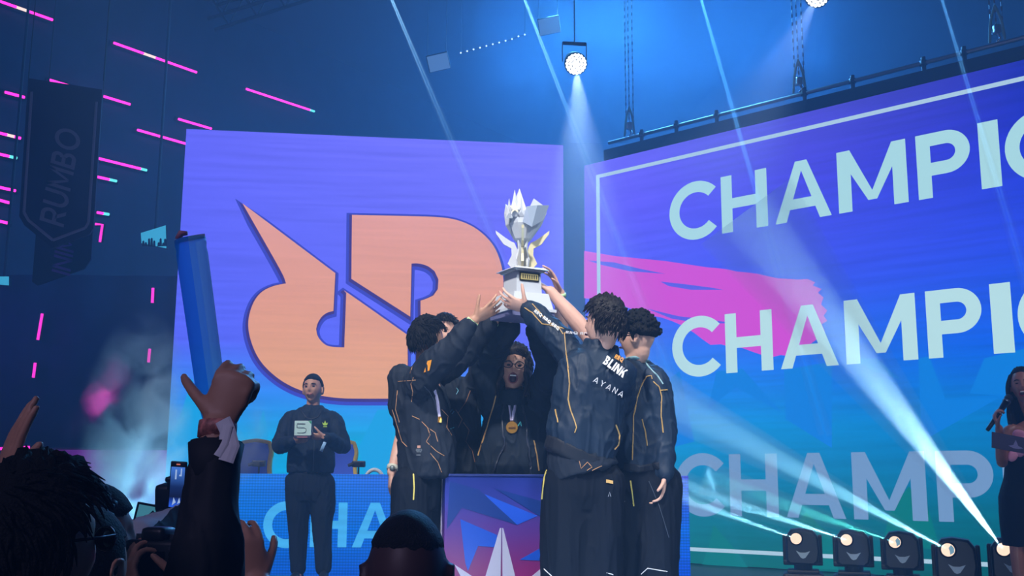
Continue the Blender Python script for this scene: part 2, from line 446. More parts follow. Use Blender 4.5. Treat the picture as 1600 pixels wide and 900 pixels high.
# brush stroke, outline read off the picture and laid on the wall
brush = [(913, 392), (960, 400), (1040, 408), (1120, 420), (1200, 432), (1262, 437), (1274, 441), (1270, 447), (1284, 453), (1278, 459), (1287, 466), (1283, 474), (1293, 484), (1287, 492), (1293, 500), (1284, 508), (1289, 518), (1280, 527),
         (1262, 540), (1235, 555), (1205, 558), (1160, 545), (1110, 537), (1085, 520), (1050, 500), (1000, 487), (950, 470), (913, 466)]
rng = random.Random(4)
bl = []
for i in range(len(brush)-1):
    (x0, y0), (x1, y1) = brush[i], brush[i+1]
    k = max(1, int(math.hypot(x1-x0, y1-y0)/14))
    for j in range(k):
        t = j/k; bl.append((x0+(x1-x0)*t, y0+(y1-y0)*t+(rng.uniform(-2, 2) if 2 < i < len(brush)-2 else 0)))
bl.append(brush[-1])
mb = MB(); mb.flat([(*[S2(x, y)[0]], -.003, S2(x, y)[1]) for x, y in bl])
part('brush_stroke', mb, glow('magenta brush light', (200, 72, 215), 1.1), rs)
mb = MB()
for gp in ([(918, 407), (960, 410), (1000, 420), (1040, 428), (985, 424), (940, 414)], [(1032, 440), (1070, 444), (1115, 450), (1130, 453), (1080, 453), (1045, 447)],
           [(1010, 482), (1060, 494), (1110, 500), (1150, 505), (1100, 506), (1050, 498)]):
    mb.flat([(S2(x, y)[0], -.005, S2(x, y)[1]) for x, y in gp])
part('brush_gap', mb, glow('brush gap blue', (95, 95, 250), .95), rs)
# pale star shards on the lower half
shards = [[(1120, 580), (1160, 576), (1222, 645), (1150, 605), (1106, 640)], [(1225, 578), (1300, 565), (1300, 700), (1228, 655)], [(1048, 590), (1062, 580), (1085, 690), (1046, 700)],
          [(1435, 560), (1452, 557), (1478, 625), (1560, 622), (1440, 690)], [(1330, 560), (1370, 560), (1408, 594), (1366, 580)], [(1538, 560), (1600, 545), (1600, 620), (1515, 615)],
          [(1115, 820), (1150, 860), (1170, 888), (1096, 886), (1108, 850)], [(1225, 840), (1260, 800), (1300, 840), (1310, 890), (1240, 888)], [(1390, 800), (1420, 760), (1452, 800), (1470, 860), (1380, 850)]]
for i, sh in enumerate(shards):
    mb = MB(); mb.flat([(S2(x, y)[0], -.002, S2(x, y)[1]) for x, y in sh])
    part('star_shard', mb, glow('shard light %d' % (i > 5), ((8, 128, 232) if i <= 5 else (0, 120, 125)), 1.05), rs)

# --- left wall emblem
def L2(x, y): return s_on(x, y, LO, LD)
def lpoly(pts): return [L2(x, y) for x, y in pts]
def bez(pts, n=10):
    """closed Catmull chain through points flagged smooth; (x,y) or (x,y,'c') for a corner"""
    return pts
horn = [(379, 318), (524, 427), (521, 486), (511, 489), (503, 495), (497, 504), (494, 514), (496, 524), (501, 532), (509, 539), (519, 542), (538, 543), (541, 458),
        (545, 459), (636, 523), (637, 560), (636, 623), (560, 623), (530, 622), (500, 618), (470, 610), (443, 597), (420, 579), (403, 558), (392, 532), (388, 508), (391, 487), (399, 468), (411, 455), (428, 447), (447, 443), (437, 420)]
pee = [(550, 336), (640, 338), (690, 340), (720, 346), (746, 359), (768, 380), (780, 404), (786, 432), (785, 460), (777, 490), (762, 515), (740, 535), (712, 550), (684, 556), (657, 560), (657, 470), (666, 467), (677, 462), (684, 452),
       (685, 437), (679, 424), (668, 416), (654, 412), (643, 412), (641, 495), (549, 436)]
def dense(pts, corner_ang=28):
    """round the gentle bends of an outline, keep its corners"""
    n_ = len(pts); out = []
    def ang(i):
        a_ = Vector(pts[i])-Vector(pts[i-1]); b_ = Vector(pts[(i+1) % n_])-Vector(pts[i]); return math.degrees(a_.angle(b_))
    sharp = [ang(i) > corner_ang for i in range(n_)]
    for i in range(n_):
        j = (i+1) % n_
        p1, p2 = Vector(pts[i]), Vector(pts[j])
        p0 = Vector(pts[i-1]) if not sharp[i] else p1-(p2-p1)
        p3 = Vector(pts[(j+1) % n_]) if not sharp[j] else p2+(p2-p1)
        for k in range(4):
            t = k/4
            q = .5*((2*p1)+(p2-p0)*t+(2*p0-5*p1+4*p2-p3)*t*t+(3*p1-p0-3*p2+p3)*t**3)
            out.append((q.x, q.y))
    return out
def orange(nt):
    tc = N(nt, 'ShaderNodeTexCoord'); sp = N(nt, 'ShaderNodeSeparateXYZ'); nt.links.new(tc.outputs['Object'], sp.inputs[0])
    c = ramp(nt, maprange(nt, sp.outputs[2], 2.7, 5.0), [(0, (212, 158, 118)), (.5, (210, 150, 128)), (1, (212, 152, 144))])
    return mix(nt, 1.0, c, scan(nt, tc.outputs['Object'], .06), 'MULTIPLY')
M_or = nodes_screen('emblem orange light', orange)
for nm, pl in (('emblem_horn', horn), ('emblem_bowl', pee)):
    d_ = dense(pl)
    c = lpoly(d_)
    mb = MB(); mb.flat([(x, -.01, z) for x, z in c]); part(nm, mb, M_or, ls)
    # dark drop edge printed around the emblem
    for (dx, dz, w_, col, dep) in ((-.010, -.016, .020, (70, 50, 150), -.006), (-.012, -.026, .05, (66, 76, 225), -.004)):
        V = [Vector((x+dx, z+dz)) for x, z in c]; n_ = len(V); area2 = sum(V[i].x*V[(i+1) % n_].y-V[(i+1) % n_].x*V[i].y for i in range(n_))
        sg = 1 if area2 > 0 else -1
        mb = MB(); E_ = []
        for i in range(n_):
            d0, d1 = (V[i]-V[i-1]), (V[(i+1) % n_]-V[i])
            d0 = d0.normalized() if d0.length > 1e-6 else d1.normalized(); d1 = d1.normalized() if d1.length > 1e-6 else d0
            b_ = Vector((d0.y+d1.y, -(d0.x+d1.x))); b_ = b_.normalized() if b_.length > 1e-3 else Vector((d0.y, -d0.x))
            k_ = max(.45, b_.dot(Vector((d0.y, -d0.x))))
            E_.append(V[i]+b_*sg*w_/k_)
        mb.flat([(p.x, dep, p.y) for p in E_])
        part('emblem_edge', mb, glow('edge %s' % str(col), col, .8), ls)
for sh in ([(262, 700), (285, 640), (300, 590), (345, 740), (262, 745)], [(372, 740), (395, 690), (412, 640), (430, 740)], [(560, 700), (590, 640), (612, 640), (612, 740), (570, 740)]):
    mb = MB(); mb.flat([(L2(x, y)[0], -.003, L2(x, y)[1]) for x, y in sh]); part('star_shard', mb, glow('shard light left', (20, 160, 235), 1.1), ls)
# ------------------------------------------------------------------ rigging over the stage
M_metal = mat('black rig metal', (12, 14, 20), .5, .3)
M_pipe = mat('grey rig pipe', (120, 125, 135), .4, .6)
M_steel = mat('bright steel', (190, 195, 205), .3, .9)

def neon(x0, y0, x1, y1, label, hot=None):
    p = on_plane(x0, y0, LW_O + LW_N*.06, LW_N); q = on_plane(x1, y1, LW_O + LW_N*.06, LW_N)
    d = (q-p); L = d.length; t = d.normalized()
    r_ = empty('neon_strip', tuple((p+q)/2))
    tag(r_, label, 'neon light', 'pink neon strips on the side wall')
    side = LW_N
    MB().tube([p, q], [.022, .022], side, 8).build('tube', glow('pink neon', (255, 45, 205), 2.6), r_)
    MB().tube([p-side*.035-t*.05, q-side*.035+t*.05], [(.02, .05)]*2, side, 4).build('channel', M_metal, r_)
    if hot is not None:
        a_, b_, c_ = hot
        MB().tube([p+d*a_, p+d*b_], [.0235, .0235], side, 8).build('bright_section', glow('neon %s' % c_, {'white': (225, 210, 215), 'cyan': (90, 220, 235)}[c_], 1.6), r_)
neon(0, 2, 82, 31, 'pink neon strip highest up at the far upper left corner, pale in the middle', (.3, .52, 'white'))
neon(178, 67, 307, 113, 'long pink neon strip with a pale middle, second along the highest line', (.34, .48, 'white'))
neon(385, 139, 491, 174, 'pink neon strip ending cyan, above the tall emblem screen', (.93, 1.0, 'cyan'))
neon(78, 125, 203, 163, 'long pink neon strip with pale middle crossing the top of the big banner', (.36, .48, 'white'))
neon(279, 186, 330, 201, 'short pink neon strip touching the top left corner of the emblem screen')
neon(215, 203, 292, 225, 'pink neon strip running into the left edge of the emblem screen')
neon(148, 246, 229, 266, 'pink neon strip with cyan tip beside the big banner, the longer of two', (.88, 1.0, 'cyan'))
neon(146, 275, 182, 283, 'short pink neon strip with cyan tip beside the big banner', (.68, 1.0, 'cyan'))
neon(8, 144, 38, 152, 'short pink neon strip highest of those left of the banner')
neon(-4, 207, 32, 216, 'pink neon strip with pale middle left of the banner', (.4, .7, 'white'))
neon(-4, 240, 26, 247, 'dim pink neon strip left of the banner under the pale one', (.6, 1.0, 'cyan'))
neon(-4, 292, 24, 298, 'pink neon strip left of the lettering on the banner')
neon(-4, 312, 15, 317, 'very short pink neon strip just under the one by the banner lettering')
neon(-4, 345, 15, 349, 'lowest pink neon strip left of the banner')
neon(152, 332, 170, 335, 'tiny pink and cyan neon strip over the corner-shaped one', (.5, 1.0, 'cyan'))
def neon_path(pts, label, Y):
    P = [W(x, y, Y) for x, y in pts]
    r_ = empty('neon_strip', tuple(P[0])); tag(r_, label, 'neon light', 'upright pink neon strips')
    MB().tube(P, [.02]*len(P), (0, -1, 0), 8).build('tube', glow('pink neon dim', (235, 50, 215), 1.5), r_)
    MB().tube([p+Vector((0, .035, 0)) for p in P], [(.02, .04)]*len(P), (0, 1, 0), 4).build('channel', M_metal, r_)
neon_path([(149, 350), (160, 351), (156, 378)], 'corner-shaped pink neon strip right of the banner tip', 15.5)
neon_path([(66, 490), (59, 531)], 'upright pink neon strip on the navy drape, the tallest', 14.85)
neon_path([(55, 567), (52, 590)], 'small upright pink neon strip low on the navy drape', 14.85)
neon_path([(239, 450), (238, 473)], 'upright pink neon strip left of the emblem screen edge', 14.85)
neon_path([(234, 545), (232, 566)], 'upright pink neon strip above the fog plume', 14.85)
neon_path([(0, 701), (46, 699)], 'violet glowing strip along the balcony underside at the far left', 14.8)

# banners
def banner(Y, pts, label, txt, tpos, ang, h, col, thick=.02, outline=True):
    P = [W(x, y, Y) for x, y in pts]; c = sum(P, Vector())/len(P)
    r_ = empty('hanging_banner', (c.x, Y, max(p.z for p in P))); tag(r_, label, 'banner', 'hanging banners by the side wall')
    mb = MB(); n = len(P)
    v = P + [p+Vector((0, thick, 0)) for p in P]
    mb.add(v, [tuple(range(n)), tuple(reversed(range(n, 2*n)))]+[(i, i+n, (i+1) % n+n, (i+1) % n) for i in range(n)])
    mb.build('cloth', mat('banner cloth', (26, 30, 62), .85, noise_amt=.2, nscale=4), r_)
    if outline:
        inner = [c+(p-c)*.87 for p in P]; mb = MB()
        for i in range(1, n):
            a_, b_ = inner[i], inner[(i+1) % n]
            if i == n-1: continue
            mb.tube([a_+Vector((0, -.008, 0)), b_+Vector((0, -.008, 0))], [(.014, .004)]*2, None, 6)
        mb.tube([inner[0]+Vector((0, -.008, 0)), inner[1]+Vector((0, -.008, 0))], [(.014, .004)]*2, None, 6)
        mb.build('printed_border', mat('banner print grey', (120, 120, 150), .8), r_)
    polys, tw = layout(txt, h, .17, .12, .8)
    mb = MB(); o_ = W(*tpos, Y); ca, sa = math.cos(rad(ang)), math.sin(rad(ang))
    for p in polys:
        mb.flat([(o_.x+x*ca-(y+x*0)*sa+y*.2*ca, Y-.012, o_.z+x*sa+y*ca+y*.2*sa) for x, y in p])
    mb.build('lettering', mat('banner lettering '+txt, tuple(int(x*.75) for x in col), .7), r_)
    ztop = max(p.z for p in P); mb = MB()
    for p in P[:1]+P[-1:]: mb.tube([(p.x, Y+.01, ztop-.02), (p.x, Y+.01, 10.48)], [.006, .006], None, 6)
    mb.build('hanging_wire', M_metal, r_)
banner(10, [(44, 122), (30, 338), (38, 352), (82, 388), (140, 366), (146, 356), (160, 140)], 'long dark banner with pointed tip and upright RUMBO lettering', 'RUMBO', (100, 356), 84, .24, (150, 150, 185))
banner(11.2, [(58, 340), (50, 440), (58, 446), (132, 420), (142, 405), (146, 340)], 'smaller dark banner behind the long one with violet lettering', 'INIMIC', (110, 432), 86, .2, (150, 90, 230), outline=False)
# far picture screens in the hall
def far_screen(Y, pts, label, figs=True):
    P = [W(x, y, Y) for x, y in pts]; c = sum(P, Vector())/len(P)
    r_ = empty('projection_screen', tuple(c)); tag(r_, label, 'screen')
    n = len(P); mb = MB(); v = [p+Vector((0, .03, 0)) for p in P]+[p+Vector((0, .09, 0)) for p in P]
    mb.add(v, [tuple(range(n)), tuple(reversed(range(n, 2*n)))]+[(i, i+n, (i+1) % n+n, (i+1) % n) for i in range(n)]); mb.build('housing', M_metal, r_)
    mb = MB(); mb.flat(P); mb.build('picture', glow('cyan picture', (60, 170, 225), 1.0), r_)
    if figs:
        mb = MB()
        x0, x1 = pts[0][0], pts[1][0]
        for k, (fx, fh) in enumerate(((224, 8), (228, 6), (233, 12), (237, 13), (241, 9), (248, 6), (251, 12), (255, 5), (258, 11))):
            b_ = 386-abs(fx-240)*.05; y0 = b_-fh
            mb.flat([W(fx-2, b_-.5, Y-.01), W(fx+2, b_-.5, Y-.01), W(fx+1.6, y0, Y-.01), W(fx, y0-1.5, Y-.01), W(fx-1.6, y0, Y-.01)])
        mb.build('silhouettes', mat('dark figures', (10, 20, 40), .9), r_)
    MB().tube([(c.x, Y+.06, max(p.z for p in P)-.05), (c.x, Y+.06, 10.48)], [.02, .02]).build('pole', M_metal, r_)
far_screen(15.2, [(220, 364), (259, 352), (260, 388), (221, 380)], 'cyan lit screen far behind, left of the emblem wall')
far_screen(14.6, [(-8, 432), (14, 432), (14, 446), (-8, 444)], 'small dim cyan screen at the far left over the drape', False)

# counter opening under the balcony
r_ = empty('dark_kiosk', tuple(W(56, 760, 16))); tag(r_, 'dark kiosk in front of the lilac wall under the balcony', 'kiosk')
k0, k1 = W(30, 706, 15.9), W(85, 800, 15.9)
MB().box(((k0.x+k1.x)/2, 15.95, k0.z/2), (k1.x-k0.x, .4, k0.z), bev=.02).build('body', mat('dark kiosk paint', (20, 22, 50), .6), r_)
MB().box(((k0.x+k1.x)/2+.05, 15.72, k0.z-.12), ((k1.x-k0.x)*.7, .03, .05), bev=.005).build('strip_light', glow('kiosk strip', (90, 90, 220), .8), r_)

def fixture_par(px, py, Y, label, power, aim, on=True):
    c = W(px, py, Y); r_ = empty('stage_lamp', tuple(c)); tag(r_, label, 'stage lamp', 'round LED stage lamps overhead')
    d = (Vector(aim)-c).normalized(); q = d.to_track_quat('Z', 'Y').to_matrix().to_4x4(); M = Matrix.Translation(c) @ q
    rr = .105
    mb = MB(); mb.tube([M @ Vector((0, 0, z)) for z in (-.26, -.24, -.16, -.02, 0)], [.05, .08, .1, rr+.012, rr+.012], n=28)
    mb.build('housing', M_metal, r_, True)
    mb = MB(); spots = [(0, 0)]
    for k_, n_ in ((1, 6), (2, 12), (3, 18)):
        spots += [(k_*.031*math.cos(2*math.pi*i/n_), k_*.031*math.sin(2*math.pi*i/n_)) for i in range(n_)]
    for sx, sy in spots:
        mb.tube([M @ Vector((sx, sy, .001)), M @ Vector((sx, sy, .012))], [.0145, .0125], n=10)
    mb.build('led_lenses', glow('par led', (235, 245, 255), 7), r_)
    mb = MB()
    for s_ in (-1, 1): mb.tube([M @ Vector((s_*.125, 0, -.1)), M @ Vector((s_*.125, 0, -.1))+Vector((0, 0, .2))], [(.006, .02)]*2)
    top = M @ Vector((0, 0, -.1))+Vector((0, 0, .2))
    mb.tube([M @ Vector((-.125, 0, -.1))+Vector((0, 0, .2)), M @ Vector((.125, 0, -.1))+Vector((0, 0, .2))], [(.02, .006)]*2)
    mb.build('yoke', M_metal, r_); mb = MB(); mb.tube([top, (top.x, top.y, 10.49)], [.006, .006], n=6); mb.build('safety_cable', M_pipe, r_)
    return c, d
lampc, lampd = fixture_par(900, 100, 10.5, 'round white LED lamp glaring over the gap between the screens', 900, CAM+Vector((1.6, 2, -1.2)))
lamp2, lampd2 = fixture_par(1277, -7, 9.5, 'round LED lamp cut off at the top, over the angled LED wall', 500, CAM+Vector((1, 2, -1)))

THIN = 1.2
def beam(src, dst, r0, r1, power, color, dens, label, deg=None, blend=.5, hint=1.15, glowmat=None):
    """a real spotlight with the pocket of fog its shaft lights up"""
    src = Vector(src); dst = Vector(dst); L = (dst-src).length
    half = math.atan(r1/L)
    spot('beam_lamp', src, dst, power, color, max(1.0, math.degrees(half)*2) if deg is None else deg, blend, .004)
    mb = MB(); d = (dst-src)/L; pts = [src+d*(.01+(L-.01)*k/6) for k in range(7)]
    if dens == THIN:      # the shaft splits into two close strands
        for sg in (-1, 1): mb.tube([p+_R*sg*(r0+(r1-r0)*k/6)*.62 for k, p in enumerate(pts)], [(r0+(r1-r0)*k/6)*.48 for k in range(7)], n=12)
    else: mb.tube(pts, [(r0+(r1-r0)*k/6)*hint for k in range(7)], n=16)
    key = 'beam fog %s' % dens
    o = mb.build('light_beam', MATS.get(key) or vol_mat(key, dens, (1, 1, 1), 0), smooth=True)
    tag(o, label, 'light beam', kind='stuff'); return o
for i, (p0, p1, y0, y1, pw, col, lb) in enumerate((
        ((549, -150), (790, 420), 9.6, 7.6, 60000, (.25, .6, 1), 'thin pale beam slanting down toward the trophy from above the emblem wall'),
        ((762, -150), (1062, 625), 9.6, 8.2, 90000, (.2, .6, 1), 'thin blue beam crossing the gap between the two screens'),
        ((1053, -150), (1290, 680), 9.4, 8.0, 90000, (.08, .4, 1), 'bright blue thin beam falling across the first letters of the angled wall'),
        ((1427, -150), (1640, 560), 7.6, 6.6, 30000, (.1, .4, .9), 'faint blue beam crossing the upper far corner of the angled wall'))):
    s0, s1 = W(*p0, y0), W(*p1, y1)
    beam(s0, s1, .012, .05, pw, col, THIN, lb, 1.0, .3)

# chain hoists and the pipe along the angled wall
r_ = empty('truss_pipe', tuple(RO+RD*4+Vector((0, 0, 6.05)))); tag(r_, 'grey pipe with clamps running above the angled LED wall', 'pipe')
nR = Vector((-RD.y, RD.x, 0))
pz = 6.02
mb = MB(); mb.tube([RO+RD*.35+nR*.05+Vector((0, 0, pz)), RO+RD*8.2+nR*.05+Vector((0, 0, pz))], [.022, .022]); mb.build('tube', M_pipe, r_, True)
mb = MB(); mb.box((0, 0, 0), (7.9, .1, .13), Matrix.Translation(RO+RD*4.25+nR*.06+Vector((0, 0, 5.865))) @ Matrix.Rotation(math.atan2(RD.y, RD.x), 4, 'Z')); mb.build('header_rail', M_metal, r_)
for s_ in (.85, 1.35, 1.9, 3.0, 3.55, 4.3, 4.7, 5.5, 6.4, 7.3):
    b_ = RO+RD*s_+nR*.05
    mb = MB(); mb.tube([b_+Vector((0, 0, 5.88)), b_+Vector((0, 0, pz+.06))], [(.022, .03)]*2); mb.box(tuple(b_+Vector((0, 0, pz))), (.07, .07, .05), bev=.01); mb.build('clamp', M_metal, r_)
for px, py, lb in ((980, 222, 'chain hoist hanging over the near gap end of the angled wall'), (1246, 148, 'chain hoist with bright green sling above the middle of the angled wall'), (1556, 68, 'chain hoist with green sling near the top far corner')):
    s_, z_ = s_on(px, py, RO, RD); b_ = RO+RD*s_+nR*.05; b_.z = 0
    r_ = empty('chain_hoist', (b_.x, b_.y, 6.05)); tag(r_, lb, 'chain hoist', 'chain hoists above the angled LED wall')
    for dx in (-.05, .0, .06):
        mb = MB()
        for k in range(90):
            z0 = 6.2+k*.048
            if z0 > 10.42: break
            mb.tube([b_+RD*dx+Vector((0, 0, z0)), b_+RD*dx+Vector((0, 0, z0+.042))], [(.009, .003) if k % 2 else (.003, .009)]*2, RD, 5)
        mb.build('chain', M_pipe, r_)
    mb = MB(); mb.box(tuple(b_+Vector((0, 0, 6.17))), (.07, .07, .09), bev=.015); mb.limb([b_+Vector((0, 0, 6.14)), b_+RD*.03+Vector((0, 0, 6.08)), b_+Vector((0, 0, 6.05))], [.012, .012, .01]); mb.build('hook_block', M_steel, r_)
    mb = MB()
    for sg in (-1, 1): mb.limb([b_+Vector((0, 0, 6.42)), b_+RD*.05*sg+Vector((0, 0, 6.25)), b_+RD*.07*sg+Vector((0, 0, 6.06))], [.01, .014, .014])
    mb.build('sling', mat('green sling', (120, 165, 160), .7), r_)

for px, py, a_, lb in ((685, 97, 14, 'dim pale square panel hanging between the first two thin beams'), (858, 40, 12, 'dim pale square panel hanging just above the glaring lamp')):
    c = W(px, py, 14); r_ = empty('hanging_panel', tuple(c), 0); tag(r_, lb, 'hanging panel', 'pale panels hanging from the ceiling')
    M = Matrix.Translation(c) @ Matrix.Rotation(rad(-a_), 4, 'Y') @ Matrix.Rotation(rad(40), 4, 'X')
    mb = MB(); mb.box((0, 0, 0), (.30, .03, .24), M, bev=.006); mb.build('panel', M_metal, r_); mb = MB(); mb.box((0, -.017, 0), (.28, .006, .22), M); mb.build('glowing_face', glow('added panel glow', (72, 112, 172), 1), r_)  # face glows in place of light falling on the panel
    mb = MB()
    for sx in (-.13, .13): q = M @ Vector((sx, 0, .11)); mb.tube([q, (q.x, q.y, 10.49)], [.004, .004], n=6)
    mb.build('wire', M_metal, r_)
r_ = empty('string_lights', tuple(W(770, 68, 15))); tag(r_, 'dotted string of tiny white lights between the two hanging panels', 'string lights')
mb = MB(); cp = [W(720+k*10, 83-k*2.7-(1.5 if k > 8 else 0), 15) for k in range(11)]
mb.tube(cp, [.004]*11, n=6); mb.tube([cp[0], (cp[0].x, 15, 10.49)], [.004]*2, n=6); mb.tube([cp[-1], (cp[-1].x, 15, 10.49)], [.004]*2, n=6); mb.build('cable', M_metal, r_)
for q in cp: MB().ball(q-Vector((0, .01, 0)), .014, seg=8).build('bulb', glow('tiny bulb', (170, 200, 240), 2), r_)
def truss(name, a_, b_, h, label, n=14):
    a_, b_ = Vector(a_), Vector(b_); r_ = empty(name, tuple((a_+b_)/2)); tag(r_, label, 'truss')
    d = (b_-a_); up = Vector((0, 0, h)); sd = d.cross(Vector((0, 0, 1))).normalized()*h/2
    mb = MB()
    for o_ in (sd, -sd, sd+up, -sd+up): mb.tube([a_+o_, b_+o_], [.025, .025], n=8)
    mb.build('chords', M_metal, r_)
    mb = MB()
    for k in range(n):
        p = a_+d*k/n; q = a_+d*(k+1)/n
        for o_ in (sd, -sd): mb.tube([p+o_, q+o_+up] if k % 2 else [p+o_+up, q+o_], [.012]*2, n=6)
        mb.tube([p+sd+up, q-sd+up] if k % 2 else [p-sd+up, q+sd+up], [.012]*2, n=6)
    mb.build('lattice', M_metal, r_)
    mb = MB()
    for t in (.1, .5, .9): p = a_+d*t+up; mb.tube([p, (p.x, p.y, 10.49)], [.008]*2, n=6)
    mb.build('hanger_wires', M_metal, r_)
truss('lighting_truss', W(330, 38, 13.5), W(640, -60, 13.5), .34, 'black lighting truss lost in the dark above the emblem wall')

# ------------------------------------------------------------------ desks, chairs and small gear behind the players
def dlp(x, y, Y=10.3): p = W(x, y, Y); return p.x, p.z
desk_mat = nodes_screen('desk led picture', led_colors(
    [(0, (0, 84, 196)), (.5, (0, 106, 214)), (1, (12, 120, 226))], [(0, (0, 70, 215)), (.45, (0, 98, 222)), (.75, (38, 86, 222)), (1, (66, 72, 218))], -3.1, 1.65, ST, 1.93, True))
for i, (x0, x1, lb) in enumerate(((-3.10, -.72, 'player desk with LED front reading CHA behind the man in black'), (-.70, 1.655, 'player desk with LED front ending beside the gold-piped trousers'))):
    r_ = empty('player_desk', ((x0+x1)/2, 10.6, ST)); tag(r_, lb, 'desk', 'LED fronted player desks')
    mb = MB(); mb.add([(x0, 10.3, ST+.004), (x1, 10.3, ST+.004), (x1, 10.3, 1.925), (x0, 10.3, 1.925)], [(0, 1, 2, 3)])
    o = mesh_obj('led_front', mb.v, mb.f, desk_mat, r_)
    MB().box(((x0+x1)/2, 10.35, 1.465), (x1-x0-.01, .09, .92)).build('front_housing', M_metal, r_)
    MB().box(((x0+x1)/2, 10.72, 1.78), (x1-x0-.01, .64, .04), bev=.008).build('desk_top', M_metal, r_)
    for sx in (x0+.05, x1-.05): MB().box((sx, 10.98, 1.38), (.06, .06, .755), bev=.006).build('leg', M_metal, r_)
    if i == 0: desk1 = r_
    else: desk2 = r_
px0 = dlp(411, 855)[0]; zb, zt = dlp(500, 855)[1], dlp(500, 785)[1]
polys, tw = layout('CHAMPIONS', zt-zb, .2, .12, 1.02)
mbA, mbB = MB(), MB()
for p in polys:
    q = [(px0+x, 10.294, zb+y) for x, y in p]
    (mbA if max(v_[0] for v_ in q) < -.5 else mbB).flat(q)
tm = nodes_screen('desk lettering light', lambda nt: mix(nt, 1.0, (*lin((62, 165, 235)),), scan(nt, N(nt, 'ShaderNodeTexCoord').outputs['Object'], .12), 'MULTIPLY'))
mbA.build('lettering', tm, desk1); mbB.build('lettering', tm, desk2)

def gaming_chair(x, Y, label, rz=0):
    r_ = empty('gaming_chair', (x, Y, ST), rz); tag(r_, label, 'gaming chair', 'blue and yellow gaming chairs behind the desks')
    blue = mat('blue chair leather', (45, 100, 250), .45); yel = mat('yellow chair piping', (255, 215, 80), .5)
    half = [(.0, .46), (.25, .46), (.28, .55), (.285, .70), (.25, .82), (.17, .95), (.155, 1.10), (.165, 1.2), (.14, 1.29), (0, 1.31)]
    out = half+[(-a_, b_) for a_, b_ in half[-2:0:-1]]
    out = dense(out, 60)
    M = Matrix.Rotation(rad(90-8), 4, 'X') @ Matrix.Translation((0, 0, 0))
    mb = MB(); mb.prism(out, -.16, -.26, M); part('backrest', mb, blue, r_)
    mb = MB(); pts = [M @ Vector((a_, b_, -.2)) for a_, b_ in out]; mb.tube(pts+[pts[0]], [(.03, .055)]*(len(pts)+1), None, 8, cap=False); part('piping', mb, yel, r_, True)
    mb = MB(); mb.box((0, -.03, .46), (.52, .5, .11), bev=.03); part('seat', mb, blue, r_, True)
    for s_ in (-1, 1):
        mb = MB(); mb.limb([(s_*.29, .1, .48), (s_*.32, .06, .62), (s_*.32, -.1, .66)], [.02, .02, .03]); part('armrest', mb, M_metal, r_, True)
    mb = MB(); mb.tube([(0, 0, .1), (0, 0, .42)], [.03, .03]); part('gas_column', mb, M_metal, r_)
    for k in range(5):
        a_ = rad(72*k+18); mb = MB(); mb.limb([(0, 0, .1), (.3*math.cos(a_), .3*math.sin(a_), .07)], [.03, .022]); part('leg', mb, M_metal, r_, True)
        mb = MB(); mb.ball((.3*math.cos(a_), .3*math.sin(a_), .03), .029, seg=10); part('caster', mb, M_metal, r_)
    return r_
gaming_chair(W(525, 740, 11.4).x, 11.4, 'gaming chair with blue back and yellow piping behind the man in black', rad(3))
gaming_chair(W(382, 740, 11.4).x, 11.4, 'gaming chair with blue back hazy beside the raised dark sleeve', rad(-4))
def webcam(x, Y, label, s=1.0):
    r_ = empty('desk_camera', (x, Y, 1.80)); tag(r_, label, 'camera', 'small black cameras on the player desks')
    mb = MB(); mb.box((0, 0, .008), (.09, .09, .014), bev=.004); part('base', mb, M_metal, r_)
    mb = MB(); mb.tube([(0, 0, .01), (0, 0, .2)], [.012, .008]); part('stand', mb, M_metal, r_)
    mb = MB(); mb.box((0, 0, .225), (.13, .06, .06), bev=.012); mb.tube([(-.05, -.02, .225), (-.10, -.03, .21)], [.02, .014]); part('body', mb, M_metal, r_)
    mb = MB(); mb.tube([(.03, -.03, .225), (.03, -.045, .225)], [.018, .016], n=14); part('lens', mb, mat('dark glass', (10, 12, 20), .1), r_)
webcam(W(560, 740, 10.7).x, 10.7, 'small black camera on a stand on the desk right of the man in black')
webcam(W(404, 740, 10.7).x, 10.7, 'small black camera on the desk beside the hazy gaming chair')
r_ = empty('headset', (W(585, 740, 10.55).x, 10.55, 1.80)); tag(r_, 'white headset lying on the desk left of the bare wrist', 'headset')
mb = MB(); mb.limb([(.09*math.cos(rad(a_)), 0, .05+.12*math.sin(rad(a_))) for a_ in range(0, 181, 20)], [.018]*10); part('headband', mb, mat('white plastic', (225, 230, 235), .4), r_, True)
for s_ in (-1, 1):
    mb = MB(); mb.ball((s_*.085, 0, .045), (.03, .042, .045), seg=12); part('ear_cup', mb, mat('white plastic', (225, 230, 235), .4), r_, True)

# ------------------------------------------------------------------ podium
PO = Vector((-.352, 5.9, ST)); pa = rad(14)
r_ = empty('podium', tuple(PO), pa); tag(r_, 'waist-high podium with star-shard print in blue fading to magenta', 'podium')
PW, PD, PH = .72, .36, .888
def pod_print(nt):
    tc = N(nt, 'ShaderNodeTexCoord'); sp = N(nt, 'ShaderNodeSeparateXYZ'); nt.links.new(tc.outputs['Object'], sp.inputs[0])
    return ramp(nt, maprange(nt, sp.outputs[2], .2, .9), [(0, (150, 20, 95)), (.3, (130, 32, 110)), (.55, (98, 52, 145)), (.8, (54, 62, 160)), (1, (32, 52, 140))])
m = bpy.data.materials.new('podium print'); m.use_nodes = True; nt = m.node_tree
nt.links.new(pod_print(nt), nt.nodes['Principled BSDF'].inputs['Base Color']); nt.nodes['Principled BSDF'].inputs['Roughness'].default_value = .35
mb = MB(); mb.box((PW/2, PD/2, PH/2), (PW, PD, PH), bev=.008); part('body', mb, m, r_)
mb = MB(); mb.box((PW/2, PD/2, PH+.004), (PW+.012, PD+.012, .012), bev=.003); part('top_board', mb, mat('navy board', (45, 60, 130), .4), r_)
